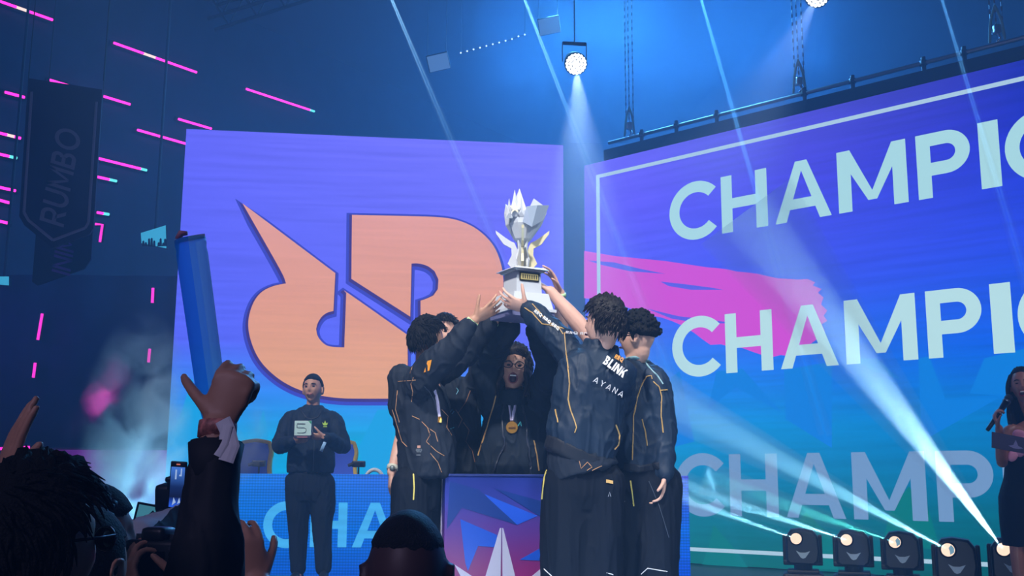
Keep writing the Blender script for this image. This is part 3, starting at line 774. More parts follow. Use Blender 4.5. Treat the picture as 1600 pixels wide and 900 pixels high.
Rz = Matrix.Rotation(pa, 3, 'Z'); pN = Rz @ Vector((0, -1, 0)); pX = Rz @ Vector((1, 0, 0))
def pod(x, y, e=.004):
    q = on_plane(x, y, PO, pN)-PO; return (q.dot(pX), -e, q.z)
def podp(pts, name, m_, e):
    mb = MB(); q = [pod(x, y, e) for x, y in pts]
    a_ = [(p[0], p[2]) for p in q]
    mb.prism(a_, e, .0, Matrix.Rotation(rad(90), 4, 'X')); part(name, mb, m_, r_)
dk = mat('print navy shard', (28, 60, 140), .35); bl_ = mat('print blue shard', (25, 85, 205), .35); br = mat('print bright blue', (40, 95, 225), .35); wh = mat('print white star', (190, 190, 215), .35)
e = .0025
podp([(721, 757), (748, 765), (808, 820), (721.5, 793), (698, 827), (703, 752)], 'navy_shard', dk, e)
podp([(773, 763), (845, 783), (870, 790), (870, 815), (845, 808)], 'navy_shard', dk, e)
podp([(757, 772), (840, 806), (808, 820), (790, 808)], 'blue_shard', br, .0015)
podp([(719, 811), (777, 836), (773, 855), (747, 853), (731, 892), (727, 880)], 'blue_shard', bl_, e)
podp([(812, 874.5), (850, 853), (880, 850), (880, 876), (845, 876)], 'blue_shard', bl_, e)
podp([(781, 825), (783, 825), (782, 905), (757, 905)], 'white_star_ray', wh, .004)
podp([(784.5, 825), (786, 825), (806, 905), (785, 905)], 'white_star_ray', wh, .004)
podp([(710, 882), (745, 905), (722, 905)], 'white_star_ray', wh, .004)
podp([(848, 886), (845, 905), (825, 905)], 'white_star_ray', wh, .004)
# side face print
mb = MB()
for q in ([(.07, .87), (.12, .87), (.11, .75), (.09, .3), (.05, .3), (.085, .7)], [(.3, .6), (.36, .6), (.36, .52), (.3, .52)]):
    mb.prism([(-a_, b_) for a_, b_ in q], 0, -.003, Matrix.Rotation(rad(90), 4, 'Z') @ Matrix.Rotation(rad(90), 4, 'X') @ Matrix.Scale(-1, 4, (1, 0, 0)))
part('white_star_ray', mb, wh, r_)
mb = MB(); mb.prism([(-.16, .75), (-.34, .55), (-.2, .25)], 0, -.003, Matrix.Rotation(rad(90), 4, 'Z') @ Matrix.Rotation(rad(90), 4, 'X') @ Matrix.Scale(-1, 4, (1, 0, 0))); part('navy_shard', mb, dk, r_)

# ------------------------------------------------------------------ moving-head lamps on the stage floor
def moving_head(px, py, Y, aim, label, half_lens=False):
    c = W(px, py, Y); x, y = c.x, c.y
    r_ = empty('moving_head_lamp', (x, y, ST)); tag(r_, label, 'moving head lamp', 'moving head lamps in a row on the stage floor')
    T = Matrix.Translation((x, y, ST)) @ Matrix.Rotation(math.atan2(-x, -y)*-1+math.pi*0, 4, 'Z')
    rzz = -math.atan2(x, y); r_.rotation_euler = (0, 0, rzz)
    mb = MB(); mb.box((0, 0, .0925), (.31, .28, .165), bev=.02); mb.box((0, 0, .185), (.24, .22, .03), bev=.01); part('base', mb, M_metal, r_)
    polys, tw = layout('CLE', .035, .2, .25)
    mb = MB()
    for p in polys: mb.flat([(a_-tw/2, -.1415, b_+.12) for a_, b_ in p])
    part('base_lettering', mb, mat('grey print', (110, 120, 140), .6), r_)
    mb = MB(); mb.tube([(0, 0, .16), (0, 0, .2)], [.07, .07], n=20); mb.box((0, .02, .215), (.3, .1, .04), bev=.012)
    for s_ in (-1, 1): mb.box((s_*.135, .03, .32), (.03, .1, .22), bev=.012)
    part('yoke', mb, M_metal, r_)
    prof = [(-.135, .225), (-.11, .205), (.09, .2), (.125, .225), (.14, .30), (.13, .42), (.09, .47), (-.02, .485), (-.09, .475), (-.135, .42)]
    mb = MB(); n_ = len(prof); secs = [(-.165, .86), (-.15, .97), (-.05, 1.0), (.1, .95), (.17, .75)]
    v = []
    cx_, cz_ = 0, .345
    for yy, k in secs: v += [(cx_+(a_-cx_)*k*.93, yy, cz_+(b_-cz_)*k) for a_, b_ in prof]
    f = [tuple(reversed(range(n_))), tuple(range((len(secs)-1)*n_, len(secs)*n_))]
    f = [tuple(range(n_)), tuple(reversed(range((len(secs)-1)*n_, len(secs)*n_)))]
    for i in range(len(secs)-1):
        for k in range(n_): f.append((i*n_+k, (i+1)*n_+k, (i+1)*n_+(k+1) % n_, i*n_+(k+1) % n_))
    mb.add(v, f); part('head', mb, mat('moving head shell', (9, 11, 18), .4, .1), r_)
    lc = Vector((-.045, -.168, .405))
    mb = MB(); mb.tube([lc+Vector((0, .02, 0)), lc+Vector((0, -.012, 0))], [.056, .052], n=28); part('lens_ring', mb, M_metal, r_, True)
    mb = MB(); mb.tube([lc+Vector((0, -.010, 0)), lc+Vector((0, -.020, 0))], [.043, .036], n=28); part('lens', mb, glow('warm lens', (250, 222, 200), 1.25), r_)
    if half_lens:
        mb = MB(); mb.prism([(lc.x+.012, lc.z-.03), (lc.x+.036, lc.z-.015), (lc.x+.037, lc.z+.012), (lc.x+.02, lc.z+.032), (lc.x+.004, lc.z+.012), (lc.x+.01, lc.z-.006)], .188, .191, Matrix.Rotation(rad(90), 4, 'X')); part('lens_pattern', mb, glow('cool lens', (120, 165, 190), .9), r_)
    mb = MB(); mb.prism([(-.05, .315), (-.02, .300), (.02, .300), (.055, .312), (.02, .262), (.0, .255), (-.015, .262)], .166, .171, Matrix.Rotation(rad(90), 4, 'X')); part('chevron_plate', mb, mat('grey chevron', (140, 165, 185), .4), r_)
    for ch in r_.children:
        if ch.name.split('.')[0] in ('yoke', 'head', 'lens_ring', 'lens', 'lens_pattern', 'chevron_plate'): ch.location.z += .036
    M = Matrix.Translation((x, y, ST+.036)) @ Matrix.Rotation(rzz, 4, 'Z')
    return M @ (lc+Vector((0, -.03, 0)))
mh = []
for px, Y, lb, hl in ((1254, 8.75, 'moving head lamp nearest the desk, round lens fully lit', False), (1333, 8.6, 'moving head lamp with fully lit lens, second from the desk', False),
                  (1409, 8.3, 'moving head lamp with the dimmer mottled lens in the middle of the row', True), (1493, 7.35, 'larger moving head lamp sending a long beam over the middle letters', True),
                  (1580, 7.45, 'moving head lamp half hidden behind the host, with the brightest beam', False)):
    mh.append(moving_head(px, 860, Y, None, lb, hl))
def fp(x, y, Y): return W(x, y, Y)
BC = (.25, .75, 1)
beam(mh[4], fp(1165, 330, 7.1), .014, .33, 4200, (.4, .78, 1), .6, 'wide bright cyan beam rising from behind the host across the angled wall', 10.5, .8)
beam(mh[3], fp(985, 595, 7.1), .012, .17, 2200, BC, .6, 'cyan beam rising low behind the two gold-piped players', 7, .7)
beam(mh[0], fp(980, 748, 8.55), .015, .09, 2200, BC, .6, 'low faint beam leaving the moving head nearest the desk', 5.5, .6)
beam(mh[1], fp(1000, 738, 8.4), .02, .13, 2000, BC, .6, 'low faint beam leaving the second moving head lamp', 6.5, .6)
beam(mh[2], fp(1100, 745, 8.1), .02, .12, 900, (.1, .8, .8), .6, 'dim green beam leaving the mottled moving head lamp', 7, .6)
# lamp glow shafts through the fog
beam(lampc+lampd*.05, lampc+Vector((.05, -.9, -3.6)), .11, .85, 2000, (.45, .7, 1), .05, 'soft pale shaft falling from the glaring lamp', 30, 1.0)
beam(lamp2+lampd2*.05, lamp2+Vector((-1.1, -.4, -2.0)), .1, .55, 500, (.4, .6, 1), .06, 'soft dim shaft slanting from the lamp cut off at the top', 30, 1.0)

# fog plume by the balcony
def plume(name, c, r, dens, col, label, scale=1.6, thr=.47):
    m = bpy.data.materials.new(name+' fog'); m.use_nodes = True; nt = m.node_tree; nt.nodes.clear()
    s = nt.nodes.new('ShaderNodeVolumeScatter'); o = nt.nodes.new('ShaderNodeOutputMaterial'); s.inputs['Color'].default_value = (*col, 1)
    tc = N(nt, 'ShaderNodeTexCoord'); nz = N(nt, 'ShaderNodeTexNoise'); nz.inputs['Scale'].default_value = scale; nz.inputs['Detail'].default_value = 5; nz.inputs['Distortion'].default_value = .6
    nt.links.new(tc.outputs['Object'], nz.inputs['Vector'])
    ln = N(nt, 'ShaderNodeVectorMath', operation='LENGTH'); mp = N(nt, 'ShaderNodeMapping'); mp.inputs['Scale'].default_value = (1/r[0], 1/r[1], 1/r[2])
    nt.links.new(tc.outputs['Object'], mp.inputs[0]); nt.links.new(mp.outputs[0], ln.inputs[0])
    fall = maprange(nt, ln.outputs['Value'], .35, 1.0, 1, 0)
    nn = maprange(nt, nz.outputs[0], thr, thr+.22, 0, 1)
    a_ = N(nt, 'ShaderNodeMath', operation='MULTIPLY'); nt.links.new(fall, a_.inputs[0]); nt.links.new(nn, a_.inputs[1])
    b_ = N(nt, 'ShaderNodeMath', operation='MULTIPLY'); nt.links.new(a_.outputs[0], b_.inputs[0]); b_.inputs[1].default_value = dens
    nt.links.new(b_.outputs[0], s.inputs['Density']); nt.links.new(s.outputs[0], o.inputs['Volume'])
    mb = MB(); mb.ball((0, 0, 0), tuple(x*1.02 for x in r), seg=24)
    ob = mesh_obj('fog_plume', mb.v, mb.f, m, None, True); ob.location = c
    tag(ob, label, 'fog', kind='stuff'); return ob
pc = W(212, 690, 9.6)
plume('white', pc, (.50, .4, 1.2), 8.0, (.75, .92, 1), 'billowing pale fog column left of the emblem wall', 2.6, .42)
plume('pink', W(168, 610, 10.6), (.28, .3, .42), 2.0, (1, .6, .95), 'small magenta puff of fog at the edge of the pale column', 3.5, .45)
plume('right', W(392, 690, 10.0), (.3, .25, .42), 1.6, (.9, .95, 1), 'thin pale fog in front of the hazy gaming chair', 3.0, .42)
spot('added_fog_light', W(235, 900, 9.2), W(205, 640, 9.6), 270, (.2, .6, 1), 60, .8, .1)  # unseen spot added to brighten the pale fog column
spot('pink_fog_light', W(90, 700, 10.2), W(170, 605, 10.6), 300, (1, .15, .8), 22, .8, .1)
# coloured room light: blue wash over the rear hall and lilac under the balcony; plus added fills
area('added_front_fill', (.1, 4.2, 1.12), (.2, 6.2, 2.1), 34, (.5, .7, 1), 3.0, .12)  # unseen low fill, added to lift the faces and the podium
area('blue_wash_high', (2.5, 18, 9.8), (1.5, 12, 2), 1500, (.06, .32, 1), 6, 2)
area('teal_wash_mid', (1.2, 13.9, 8.2), (.9, 10, 0), 260, (.1, .5, 1), 1.5, 1.0)
area('lilac_wash', (-7, 15.45, 2.2), (-7, 16.3, 1.5), 30, (.55, .12, 1), 6, .2)
area('indigo_wash', (-9, 12.5, 4.5), (-9, 15, 2.8), 50, (.14, .10, 1), 5, .5)
area('crowd_fill', (-4, -4, 7), (-.5, 3, 1.5), 170, (.6, .55, 1), 3, 2)  # unseen fill behind the viewpoint, added to brighten the crowd's hands
# ------------------------------------------------------------------ people
def remesh(mb, voxel, smooth_it=3, fold=None, name='tmp'):
    me = bpy.data.meshes.new(name); me.from_pydata([tuple(v) for v in mb.v], [], mb.f); me.update()
    bm = bmesh.new(); bm.from_mesh(me); bmesh.ops.recalc_face_normals(bm, faces=bm.faces); bm.to_mesh(me); bm.free()
    o = bpy.data.objects.new(name, me); COL.objects.link(o)
    md = o.modifiers.new('r', 'REMESH'); md.mode = 'VOXEL'; md.voxel_size = voxel
    if smooth_it: s_ = o.modifiers.new('s', 'SMOOTH'); s_.iterations = smooth_it; s_.factor = .5
    dg = bpy.context.evaluated_depsgraph_get(); dg.update()
    m2 = bpy.data.meshes.new_from_object(o.evaluated_get(dg))
    bpy.data.objects.remove(o); bpy.data.meshes.remove(me)
    n = len(m2.vertices)
    if fold is not None and n:
        co = np.empty(n*3, np.float32); m2.vertices.foreach_get('co', co); co = co.reshape(-1, 3)
        no = np.empty(n*3, np.float32); m2.vertices.foreach_get('normal', no); no = no.reshape(-1, 3)
        d = np.array([fold(Vector(c), Vector(k)) for c, k in zip(co.tolist(), no.tolist())], np.float32)
        co += no*d[:, None]; m2.vertices.foreach_set('co', co.ravel()); m2.update()
    m2.polygons.foreach_set('use_smooth', [True]*len(m2.polygons))
    return m2
def obj_from(me, name, m, parent):
    me.name = name; me.materials.clear(); me.materials.append(m)
    o = bpy.data.objects.new(name, me); COL.objects.link(o)
    if parent is not None:
        o.parent = parent; o.matrix_parent_inverse = parent_world(parent).inverted()
    return o
def folds(seed, amp=.010, f=(9, 9, 3), dirv=None):
    off = Vector((seed*3.1, seed*1.7, seed*5.3))
    def fn(c, k):
        q = Vector((c.x*f[0], c.y*f[1], c.z*f[2]))+off
        a_ = noise.noise(q + noise.noise_vector(q*.5)*.9)
        b_ = 1-abs(noise.noise(q*1.7+Vector((5, 2, 9)))*2)
        r_ = Vector((c.x*f[0]*1.9, c.y*f[1]*1.9, c.z*f[2]*2.4+c.x*6))+off; r_ += noise.noise_vector(r_*.45)*1.3
        g_ = max(0, 1-abs(noise.noise(r_))*3.2)
        return amp*(a_*1.15 + (b_-.6)*.5 + g_*g_*.55)
    return fn
def frame_z(loc, yaw, pitch=0, roll=0):
    """local y = facing, z = up; yaw 0 looks down the room, positive turns to the photo's left"""
    return Matrix.Translation(loc) @ Matrix.Rotation(rad(yaw), 4, 'Z') @ Matrix.Rotation(rad(pitch), 4, 'X') @ Matrix.Rotation(rad(roll), 4, 'Y')

def head_pt(n, jaw=1.0, mouth=0.0):
    """surface of a head, unit direction -> local point (chin to crown .235)"""
    x, y, z = n
    r = Vector((.074*x, .094*y, .118*z))
    if z < 0:
        k = 1-.30*jaw*(-z)**1.3; r.x *= k; r.y *= 1-.10*(-z)
        if y < 0: r.y *= 1-.28*(-z)            # nape cut in
        if y > 0: r.y += .006*(-z)*max(0, 1-abs(x)*2)
    if y > 0:
        r.y -= .004*max(0, 1-abs(z))*y
        def g(cx, cz, sx, sz): return math.exp(-((x-cx)/sx)**2-((z-cz)/sz)**2)
        r.y += .007*g(0, .27, .5, .12)                      # brow
        r.y -= .012*(g(.38, .10, .17, .12)+g(-.38, .10, .17, .12))  # sockets
        r.y += .006*(g(.45, -.18, .2, .2)+g(-.45, -.18, .2, .2))    # cheeks
        r.y += .016*g(0, -.02, .13, .18)+.014*g(0, -.16, .17, .09)    # nose
        r.y -= .004*g(0, -.30, .2, .05)
        r.y += .007*g(0, -.42, .28, .10)
        r.y -= .006*g(0, -.60, .3, .07)
        r.y += .010*g(0, -.83, .35, .16)
        if mouth: r.y -= .03*mouth*g(0, -.50, .22, .16)
    return r
def add_head(mb, M, s=1.0, mouth=0.0, jaw=1.0):
    seg, rows = 44, 30; v = []; f = []
    for i in range(rows+1):
        th = math.pi*i/rows
        for k in range(seg):
            ph = 2*math.pi*k/seg
            v.append(M @ (head_pt((math.sin(th)*math.cos(ph), math.sin(th)*math.sin(ph), math.cos(th)), jaw, mouth)*s))
    for i in range(rows):
        for k in range(seg):
            f.append((i*seg+k, (i+1)*seg+k, (i+1)*seg+(k+1) % seg, i*seg+(k+1) % seg))
    f.append(tuple(range(seg))); f.append(tuple(reversed(range(rows*seg, (rows+1)*seg))))
    mb.add(v, f)
    for sx in (-1, 1):   # ears
        e = M @ Matrix.Translation(Vector((sx*.076, -.008, -.005))*s) @ Matrix.Rotation(rad(sx*-22), 4, 'Z')
        mb.ball(e @ Vector((0, 0, 0)), (.010*s, .020*s, .034*s), e.to_3x3().to_4x4(), 12)
        mb.limb([e @ (Vector(q)*s) for q in ((sx*.006, .010, .026), (sx*.011, -.012, .028), (sx*.013, -.022, .004), (sx*.008, -.010, -.028))], [.0045*s]*4, n=8)
def hair_mesh(M, s, kind, rng, thick=.018, front=.55, seed=0):
    """kind: short, fade, curly, long, buzz; returns MB closed shell hugging the skull"""
    mb = MB(); seg, rows = 56, 40; v = []; f = []
    def hl(n):
        x, y, z = n
        # hairline height (in unit direction z) by how far round the head we look
        side = abs(x)
        if y > .25: line = front-.12*side
        elif y > -.15: line = -.34+(front+.20)*max(0, (y+.15)/.4)**1.3
        else: line = -.30 if kind != 'fade' else .0
        if kind == 'buzz': line = max(line, -.30)+.03*noise.noise(Vector(n)*14)
        if kind == 'crop': line = (.34 if y < .3 else .5)+.05*noise.noise(Vector(n)*12)
        if kind in ('long', 'sleek'): line = front-.1*side if y > .3 else (-.1 if y > .05 else -.75)
        return line
    for i in range(rows+1):
        th = math.pi*i/rows
        for k in range(seg):
            ph = 2*math.pi*k/seg
            n = (math.sin(th)*math.cos(ph), math.sin(th)*math.sin(ph), math.cos(th))
            w = (n[2]-hl(n))/({'buzz': .05, 'crop': .2}.get(kind, .14)); w = max(0., min(1., w)); w = w*w*(3-2*w)
            p = head_pt(n)
            q = Vector(n)*6+Vector((seed, seed*2, 0))
            nz = noise.noise(q*1.6)*.5+noise.noise(q*4)*.35
            t_ = thick*(1+.9*nz)*(.75+.5*max(0, n[2]))
            if kind in ('buzz', 'crop'): t_ = thick*(1+.15*nz)
            p = p + Vector(n)*(-.012*(1-w)+t_*w)
            v.append(M @ (p*s))
    for i in range(rows):
        for k in range(seg):
            f.append((i*seg+k, (i+1)*seg+k, (i+1)*seg+(k+1) % seg, i*seg+(k+1) % seg))
    f.append(tuple(range(seg))); f.append(tuple(reversed(range(rows*seg, (rows+1)*seg))))
    mb.add(v, f)
    # tufts
    cnt = {'short': 1000, 'fade': 0, 'curly': 0, 'long': 200, 'sleek': 0, 'buzz': 0, 'crop': 0}[kind]
    for _ in range(cnt):
        z = rng.uniform(-.4, 1); ph = rng.uniform(0, 2*math.pi); rr = math.sqrt(1-z*z); n = Vector((rr*math.cos(ph), rr*math.sin(ph), z))
        if z < hl(n)+.08: continue
        p = head_pt(n)+n*(thick*.7)
        flow = Vector((n.x*.5+rng.uniform(-.35, .35), .8*max(0, n.z)-.15+rng.uniform(-.2, .2), -.9*(1-max(0, n.z)))); flow = flow-n*flow.dot(n)
        t1 = (n*.10+flow.normalized()).normalized(); L = rng.uniform(.022, .045)
        a_ = M @ ((p)*s); b_ = M @ ((p+t1*L*.6+n*.004)*s); c_ = M @ ((p+t1*L+flow*.012)*s)
        mb.tube([a_, b_, c_], [.0042*s, .0032*s, .0008], n=5)
    if kind in ('fade', 'curly'):
        for _ in range(520):
            z = rng.uniform(-.35, 1); ph = rng.uniform(0, 2*math.pi); rr = math.sqrt(1-z*z); n = Vector((rr*math.cos(ph), rr*math.sin(ph), z))
            if z < max(hl(n), -.1)+(.16 if kind == 'fade' else .05): continue
            p = head_pt(n)+n*(thick*rng.uniform(.8, 1.35))
            mb.ball(M @ (p*s), rng.uniform(.006, .0115)*s, seg=6)
    return mb
def hand(mb, wrist, fwd, palm, side, curl=25, spread=8, s=1.0, thumb_curl=20, curls=None, palm_len=.088, thumb_out=42):
    """wrist point, direction of the fingers, palm normal, side = +1/-1 which side the thumb leaves on (along fwd x palm)"""
    w = Vector(wrist); F_ = Vector(fwd).normalized(); P_ = Vector(palm); P_ = (P_-F_*P_.dot(F_)).normalized(); S_ = F_.cross(P_)*side
    mb.limb([w-F_*.02*s, w+F_*.02*s, w+F_*.055*s, w+F_*palm_len*s], [(.025*s, .018*s), (.031*s, .016*s), (.039*s, .0145*s), (.037*s, .012*s)], S_, 16)
    L = [.040, .045, .042, .033]; off = [.030, .010, -.0105, -.029]; base = [.086, .091, .087, .078]
    for k in range(4):
        b_ = w+F_*base[k]*s+S_*off[k]*s
        a0 = spread*(1.5-k)*.7
        d = (F_*math.cos(rad(a0))+S_*math.sin(rad(a0))).normalized()
        cu = curls[k] if curls else curl*(1+.08*k)
        pts = [b_-d*.02*s, b_]; ang = 0; p = b_
        for j, ll in enumerate((L[k], L[k]*.66, L[k]*.5)):
            ang += cu*(.8, 1.1, .8)[j]
            dd = d*math.cos(rad(ang))+P_*math.sin(rad(ang)); p = p+dd*ll*s; pts.append(p)
        mb.limb(pts, [.0095*s, .0092*s, .0082*s, .0076*s, .0066*s], S_, 10)
    t0 = w+F_*.022*s+S_*.022*s; d = (F_*math.cos(rad(thumb_out))+S_*math.sin(rad(thumb_out))+P_*.25).normalized()
    p1 = t0+d*.042*s; d2 = (d+(P_*.5-S_*.2)*math.sin(rad(thumb_curl))).normalized(); p2 = p1+d2*.032*s; d3 = (d2+(P_*.4-S_*.45)*math.sin(rad(thumb_curl))).normalized(); p3 = p2+d3*.024*s
    mb.limb([t0-d*.01*s, t0, p1, p2, p3], [.014*s, .0145*s, .011*s, .0098*s, .0078*s], P_, 10)

SKIN = {'fair': mat('fair skin', (226, 176, 156), .5, noise_amt=.06, nscale=12), 'tan': mat('tan skin', (200, 148, 122), .5, noise_amt=.06, nscale=12), 'brown': mat('brown skin', (122, 82, 66), .5, noise_amt=.08, nscale=12),
        'olive': mat('olive skin', (190, 140, 118), .5, noise_amt=.06, nscale=12)}
HAIRM = mat('dark brown hair', (24, 18, 20), .55, spec=.3, noise_amt=.35, nscale=60, bump=.5, bscale=140, stretch=(1, 1, .3))
BLACKHAIR = mat('black hair', (12, 11, 14), .75, spec=.25, noise_amt=.3, nscale=80, bump=.6, bscale=200)
JACK = mat('navy black jacket cloth', (20, 32, 48), .75, spec=.25, noise_amt=.12, nscale=7, bump=.7, bscale=12, stretch=(1, 1, .5))
SATIN = mat('navy satin jacket cloth', (26, 44, 66), .6, spec=.35, noise_amt=.12, nscale=7, bump=.8, bscale=11, stretch=(1, 1, .5))
JERSEY = mat('charcoal jersey cloth', (32, 40, 54), .75, spec=.25, noise_amt=.2, nscale=6, bump=.7, bscale=13, stretch=(1, 1, .4))
TROU = mat('navy black trouser cloth', (12, 20, 34), .8, spec=.2, noise_amt=.12, nscale=6, bump=.6, bscale=12, stretch=(1, 1, .15))
GOLD = mat('gold piping', (205, 165, 100), .5)
GOLDM = mat('gold medal metal', (225, 165, 70), .3, .7)
WHITEP = mat('white print', (225, 228, 235), .6)
RIBBON = mat('lilac white ribbon', (215, 205, 240), .6)
SHOE = mat('black shoe leather', (14, 15, 20), .5)
GLASSM = mat('black glasses frame', (12, 12, 16), .3)

def bvh_of(*objs):
    vs, fs = [], []
    for o in objs:
        n = len(vs); mw = parent_world(o) if o.parent else o.matrix_world
        vs += [mw @ v.co for v in o.data.vertices]; fs += [[i+n for i in p.vertices] for p in o.data.polygons]
    return BVHTree.FromPolygons(vs, fs)
def drape(bvh, pix, width, name, m, parent, thick=.002, step=5, closed=False):
    """a cord or printed line lying on the cloth, following its surface"""
    pts = []
    width *= .8; seq = pix+[pix[0]] if closed else pix
    for i in range(len(seq)-1):
        (x0, y0), (x1, y1) = seq[i], seq[i+1]; k = max(1, int(math.hypot(x1-x0, y1-y0)/step))
        for j in range(k): t = j/k; pts.append((x0+(x1-x0)*t, y0+(y1-y0)*t))
    pts.append(seq[-1]); run = []; runs = []
    for x, y in pts:
        d = ray(x, y).normalized(); h = bvh.ray_cast(CAM, d)
        if h[0] is None or (run and (h[0]-run[-1][0]).length > .12):
            if len(run) > 1: runs.append(run)
            run = []
            if h[0] is None: continue
        n = h[1]; n = n if n.dot(d) < 0 else -n
        run.append((h[0]+n*thick*.6, n))
    if len(run) > 1: runs.append(run)
    if not runs: return None
    mb = MB()
    for run in runs:
        P = [p for p, _ in run]; n_ = len(P); V = []
        for i in range(n_):
            t = (P[min(i+1, n_-1)]-P[max(i-1, 0)])
            if t.length < 1e-6: t = Vector((1, 0, 0))
            t.normalize(); nn = run[i][1]; sd = t.cross(nn).normalized()
            for a_, b_ in ((-1, -.6), (-.6, 1), (.6, 1), (1, -.6)): V.append(P[i]+sd*a_*width/2+nn*b_*thick)
        F_ = [(3, 2, 1, 0), tuple(range((n_-1)*4, n_*4))]
        for i in range(n_-1):
            for k in range(4): F_.append((i*4+k, i*4+(k+1) % 4, (i+1)*4+(k+1) % 4, (i+1)*4+k))
        mb.add(V, F_)
    return mb.build(name, m, parent)
def drape_text(bvh, text, p0, p1, hpx, name, m, parent, w=.2, gap=.15, skew=0, vscale=1.0):
    """lettering printed on cloth along p0 -> p1 (baseline), cap height hpx"""
    polys, tw = layout(text, 1.0, w, gap)
    p0 = Vector(p0); p1 = Vector(p1); ex = (p1-p0)/tw; u = (p1-p0).normalized(); ey = Vector((u.y, -u.x))*hpx+u*skew*hpx
    hits = []
    for i in range(13):
        for j in (-.1, .5, 1.1):
            s_ = p0+ex*(tw*i/12)+ey*j; d = ray(s_.x, s_.y).normalized(); h = bvh.ray_cast(CAM, d)
            if h[0] is not None: hits.append(h[0])
    if len(hits) < 6: return None
    A_ = np.array([tuple(h) for h in hits]); c_ = A_.mean(0); n_ = Vector(np.linalg.svd(A_-c_)[2][2]); c_ = Vector(c_)
    if n_.dot(CAM-c_) < 0: n_ = -n_
    c_ += n_*(max((h-c_).dot(n_) for h in hits)*.8+.002)
    mb = MB()
    for k, p in enumerate(polys):
        mb.flat([on_plane(*(p0+ex*x+ey*y), c_+n_*.00003*k, n_) for x, y in p])
    return mb.build(name, m, parent) if mb.v else None
def drape_patch(bvh, poly, name, m, parent, lift=.004):
    q = []
    for x, y in poly:
        d = ray(x, y).normalized(); h = bvh.ray_cast(CAM, d)
        if h[0] is None: return None
        q.append(h[0]-d*lift)
    mb = MB(); mb.flat(q); return mb.build(name, m, parent)

def torso(mb, C, lean, face, w, dep, hem=.0, top_w=None):
    """C: list of centre points hip..neck base; w/dep half widths per station; face: unit facing dir"""
    side = Vector((face[1], -face[0], 0))
    mb.tube(C, list(zip(w, dep)), side, 28, sq=.85)
class Fig: pass
def face_parts(root, M, s, mouth=0.0, smile=False, brows=HAIRM, eyes_closed=False, lipc=(150, 80, 80), teeth=False):
    dark = mat('eye dark', (20, 16, 18), .3)
    for sx in (-1, 1):
        mb = MB(); mb.ball(M @ (Vector((sx*.030, .077, .012))*s), (.0115*s, .008*s, (.003 if eyes_closed else .006)*s), M.to_3x3().to_4x4(), 10); mb.build('eye', dark, root, True)
        mb = MB(); mb.limb([M @ (Vector(q)*s) for q in ((sx*.013, .088, .029), (sx*.030, .088, .034), (sx*.048, .078, .028))], [.003*s, .0036*s, .0025*s], n=6); mb.build('eyebrow', brows, root, True)
    lip = mat('lips %d' % lipc[0], lipc, .4)
    zc = -.052
    if mouth:
        mb = MB(); mb.ball(M @ (Vector((0, .082, zc-.010))*s), (.021*s, .016*s, .020*mouth*s), M.to_3x3().to_4x4(), 14); mb.build('mouth', mat('mouth inside', (60, 18, 22), .5), root, True)
        mb = MB(); pts = [M @ (Vector((.024*math.cos(a_), .094-.004*abs(math.cos(a_))*3, zc-.010+.022*mouth*math.sin(a_)))*s) for a_ in [k*math.pi/8 for k in range(17)]]
        mb.tube(pts, [.0042*s]*17, n=6, cap=False); mb.build('lips', lip, root, True)
        if teeth: mb = MB(); mb.limb([M @ (Vector((x, .0955-abs(x)*.25, zc+.004*mouth))*s) for x in (-.013, 0, .013)], [.0045*s]*3, n=8); mb.build('teeth', mat('teeth', (235, 232, 225), .3), root, True)
    else:
        up = .006 if smile else .001
        mb = MB(); mb.limb([M @ (Vector(q)*s) for q in ((-.026, .082, zc+up), (-.012, .0925, zc-.001), (0, .095, zc-.002), (.012, .0925, zc-.001), (.026, .082, zc+up))], [.0025*s, .0045*s, .005*s, .0045*s, .0025*s], n=8); mb.build('lips', lip, root, True)
def glasses(root, M, s, m=GLASSM, lens=True, name='glasses'):
    mb = MB()
    for sx in (-1, 1):
        pts = [(sx*.033+.026*math.cos(a_), .099-.002*abs(math.cos(a_)), .012+.0185*math.sin(a_)) for a_ in [k*math.pi/8 for k in range(17)]]
        mb.tube([M @ (Vector(q)*s) for q in pts], [.0026*s]*17, n=6, cap=False)
        mb.tube([M @ (Vector(q)*s) for q in ((sx*.058, .098, .018), (sx*.076, .06, .016), (sx*.083, -.01, .012))], [.0025*s]*3, n=6)
    mb.tube([M @ (Vector(q)*s) for q in ((-.009, .1, .016), (.009, .1, .016))], [.0025*s]*2, n=6)
    o = mb.build(name, m, root, True)
    if lens:
        mb = MB()
        for sx in (-1, 1):
            mb.tube([M @ (Vector((sx*.033, yy, .012))*s) for yy in (.097, .0985)], [(.024*s, .017*s)]*2, M.to_3x3() @ Vector((1, 0, 0)), 18)
        l = mb.build('lens', mat('tinted lens', (20, 22, 45), .08, spec=.8), o, True)
    return o
def neckt(mb, M, base, s=1.0, r=.052):
    a_ = M @ (Vector((0, -.018, -.075))*s); mb.limb([Vector(base)-Vector((0, 0, .04)), Vector(base), a_, M @ (Vector((0, -.015, -.03))*s)], [r*1.45, r*1.05, r, r*.98], n=18)
def shoe(root, ankle, dirv, z=ST, s=1.0, m=SHOE):
    a_ = Vector((ankle[0], ankle[1], z)); d = Vector((dirv[0], dirv[1], 0)).normalized(); mb = MB()
    mb.limb([a_-d*.05+Vector((0, 0, .045)), a_+d*.03+Vector((0, 0, .05)), a_+d*.12+Vector((0, 0, .036)), a_+d*.19+Vector((0, 0, .03))], [(.035, .044), (.04, .048), (.046, .034), (.036, .026)], d.cross(Vector((0, 0, 1))), 16)
    mb.limb([a_+Vector((0, 0, .05)), a_+Vector((0, 0, .12))], [.043, .045])
    return obj_from(remesh(mb, .008, 2), 'shoe', m, root)
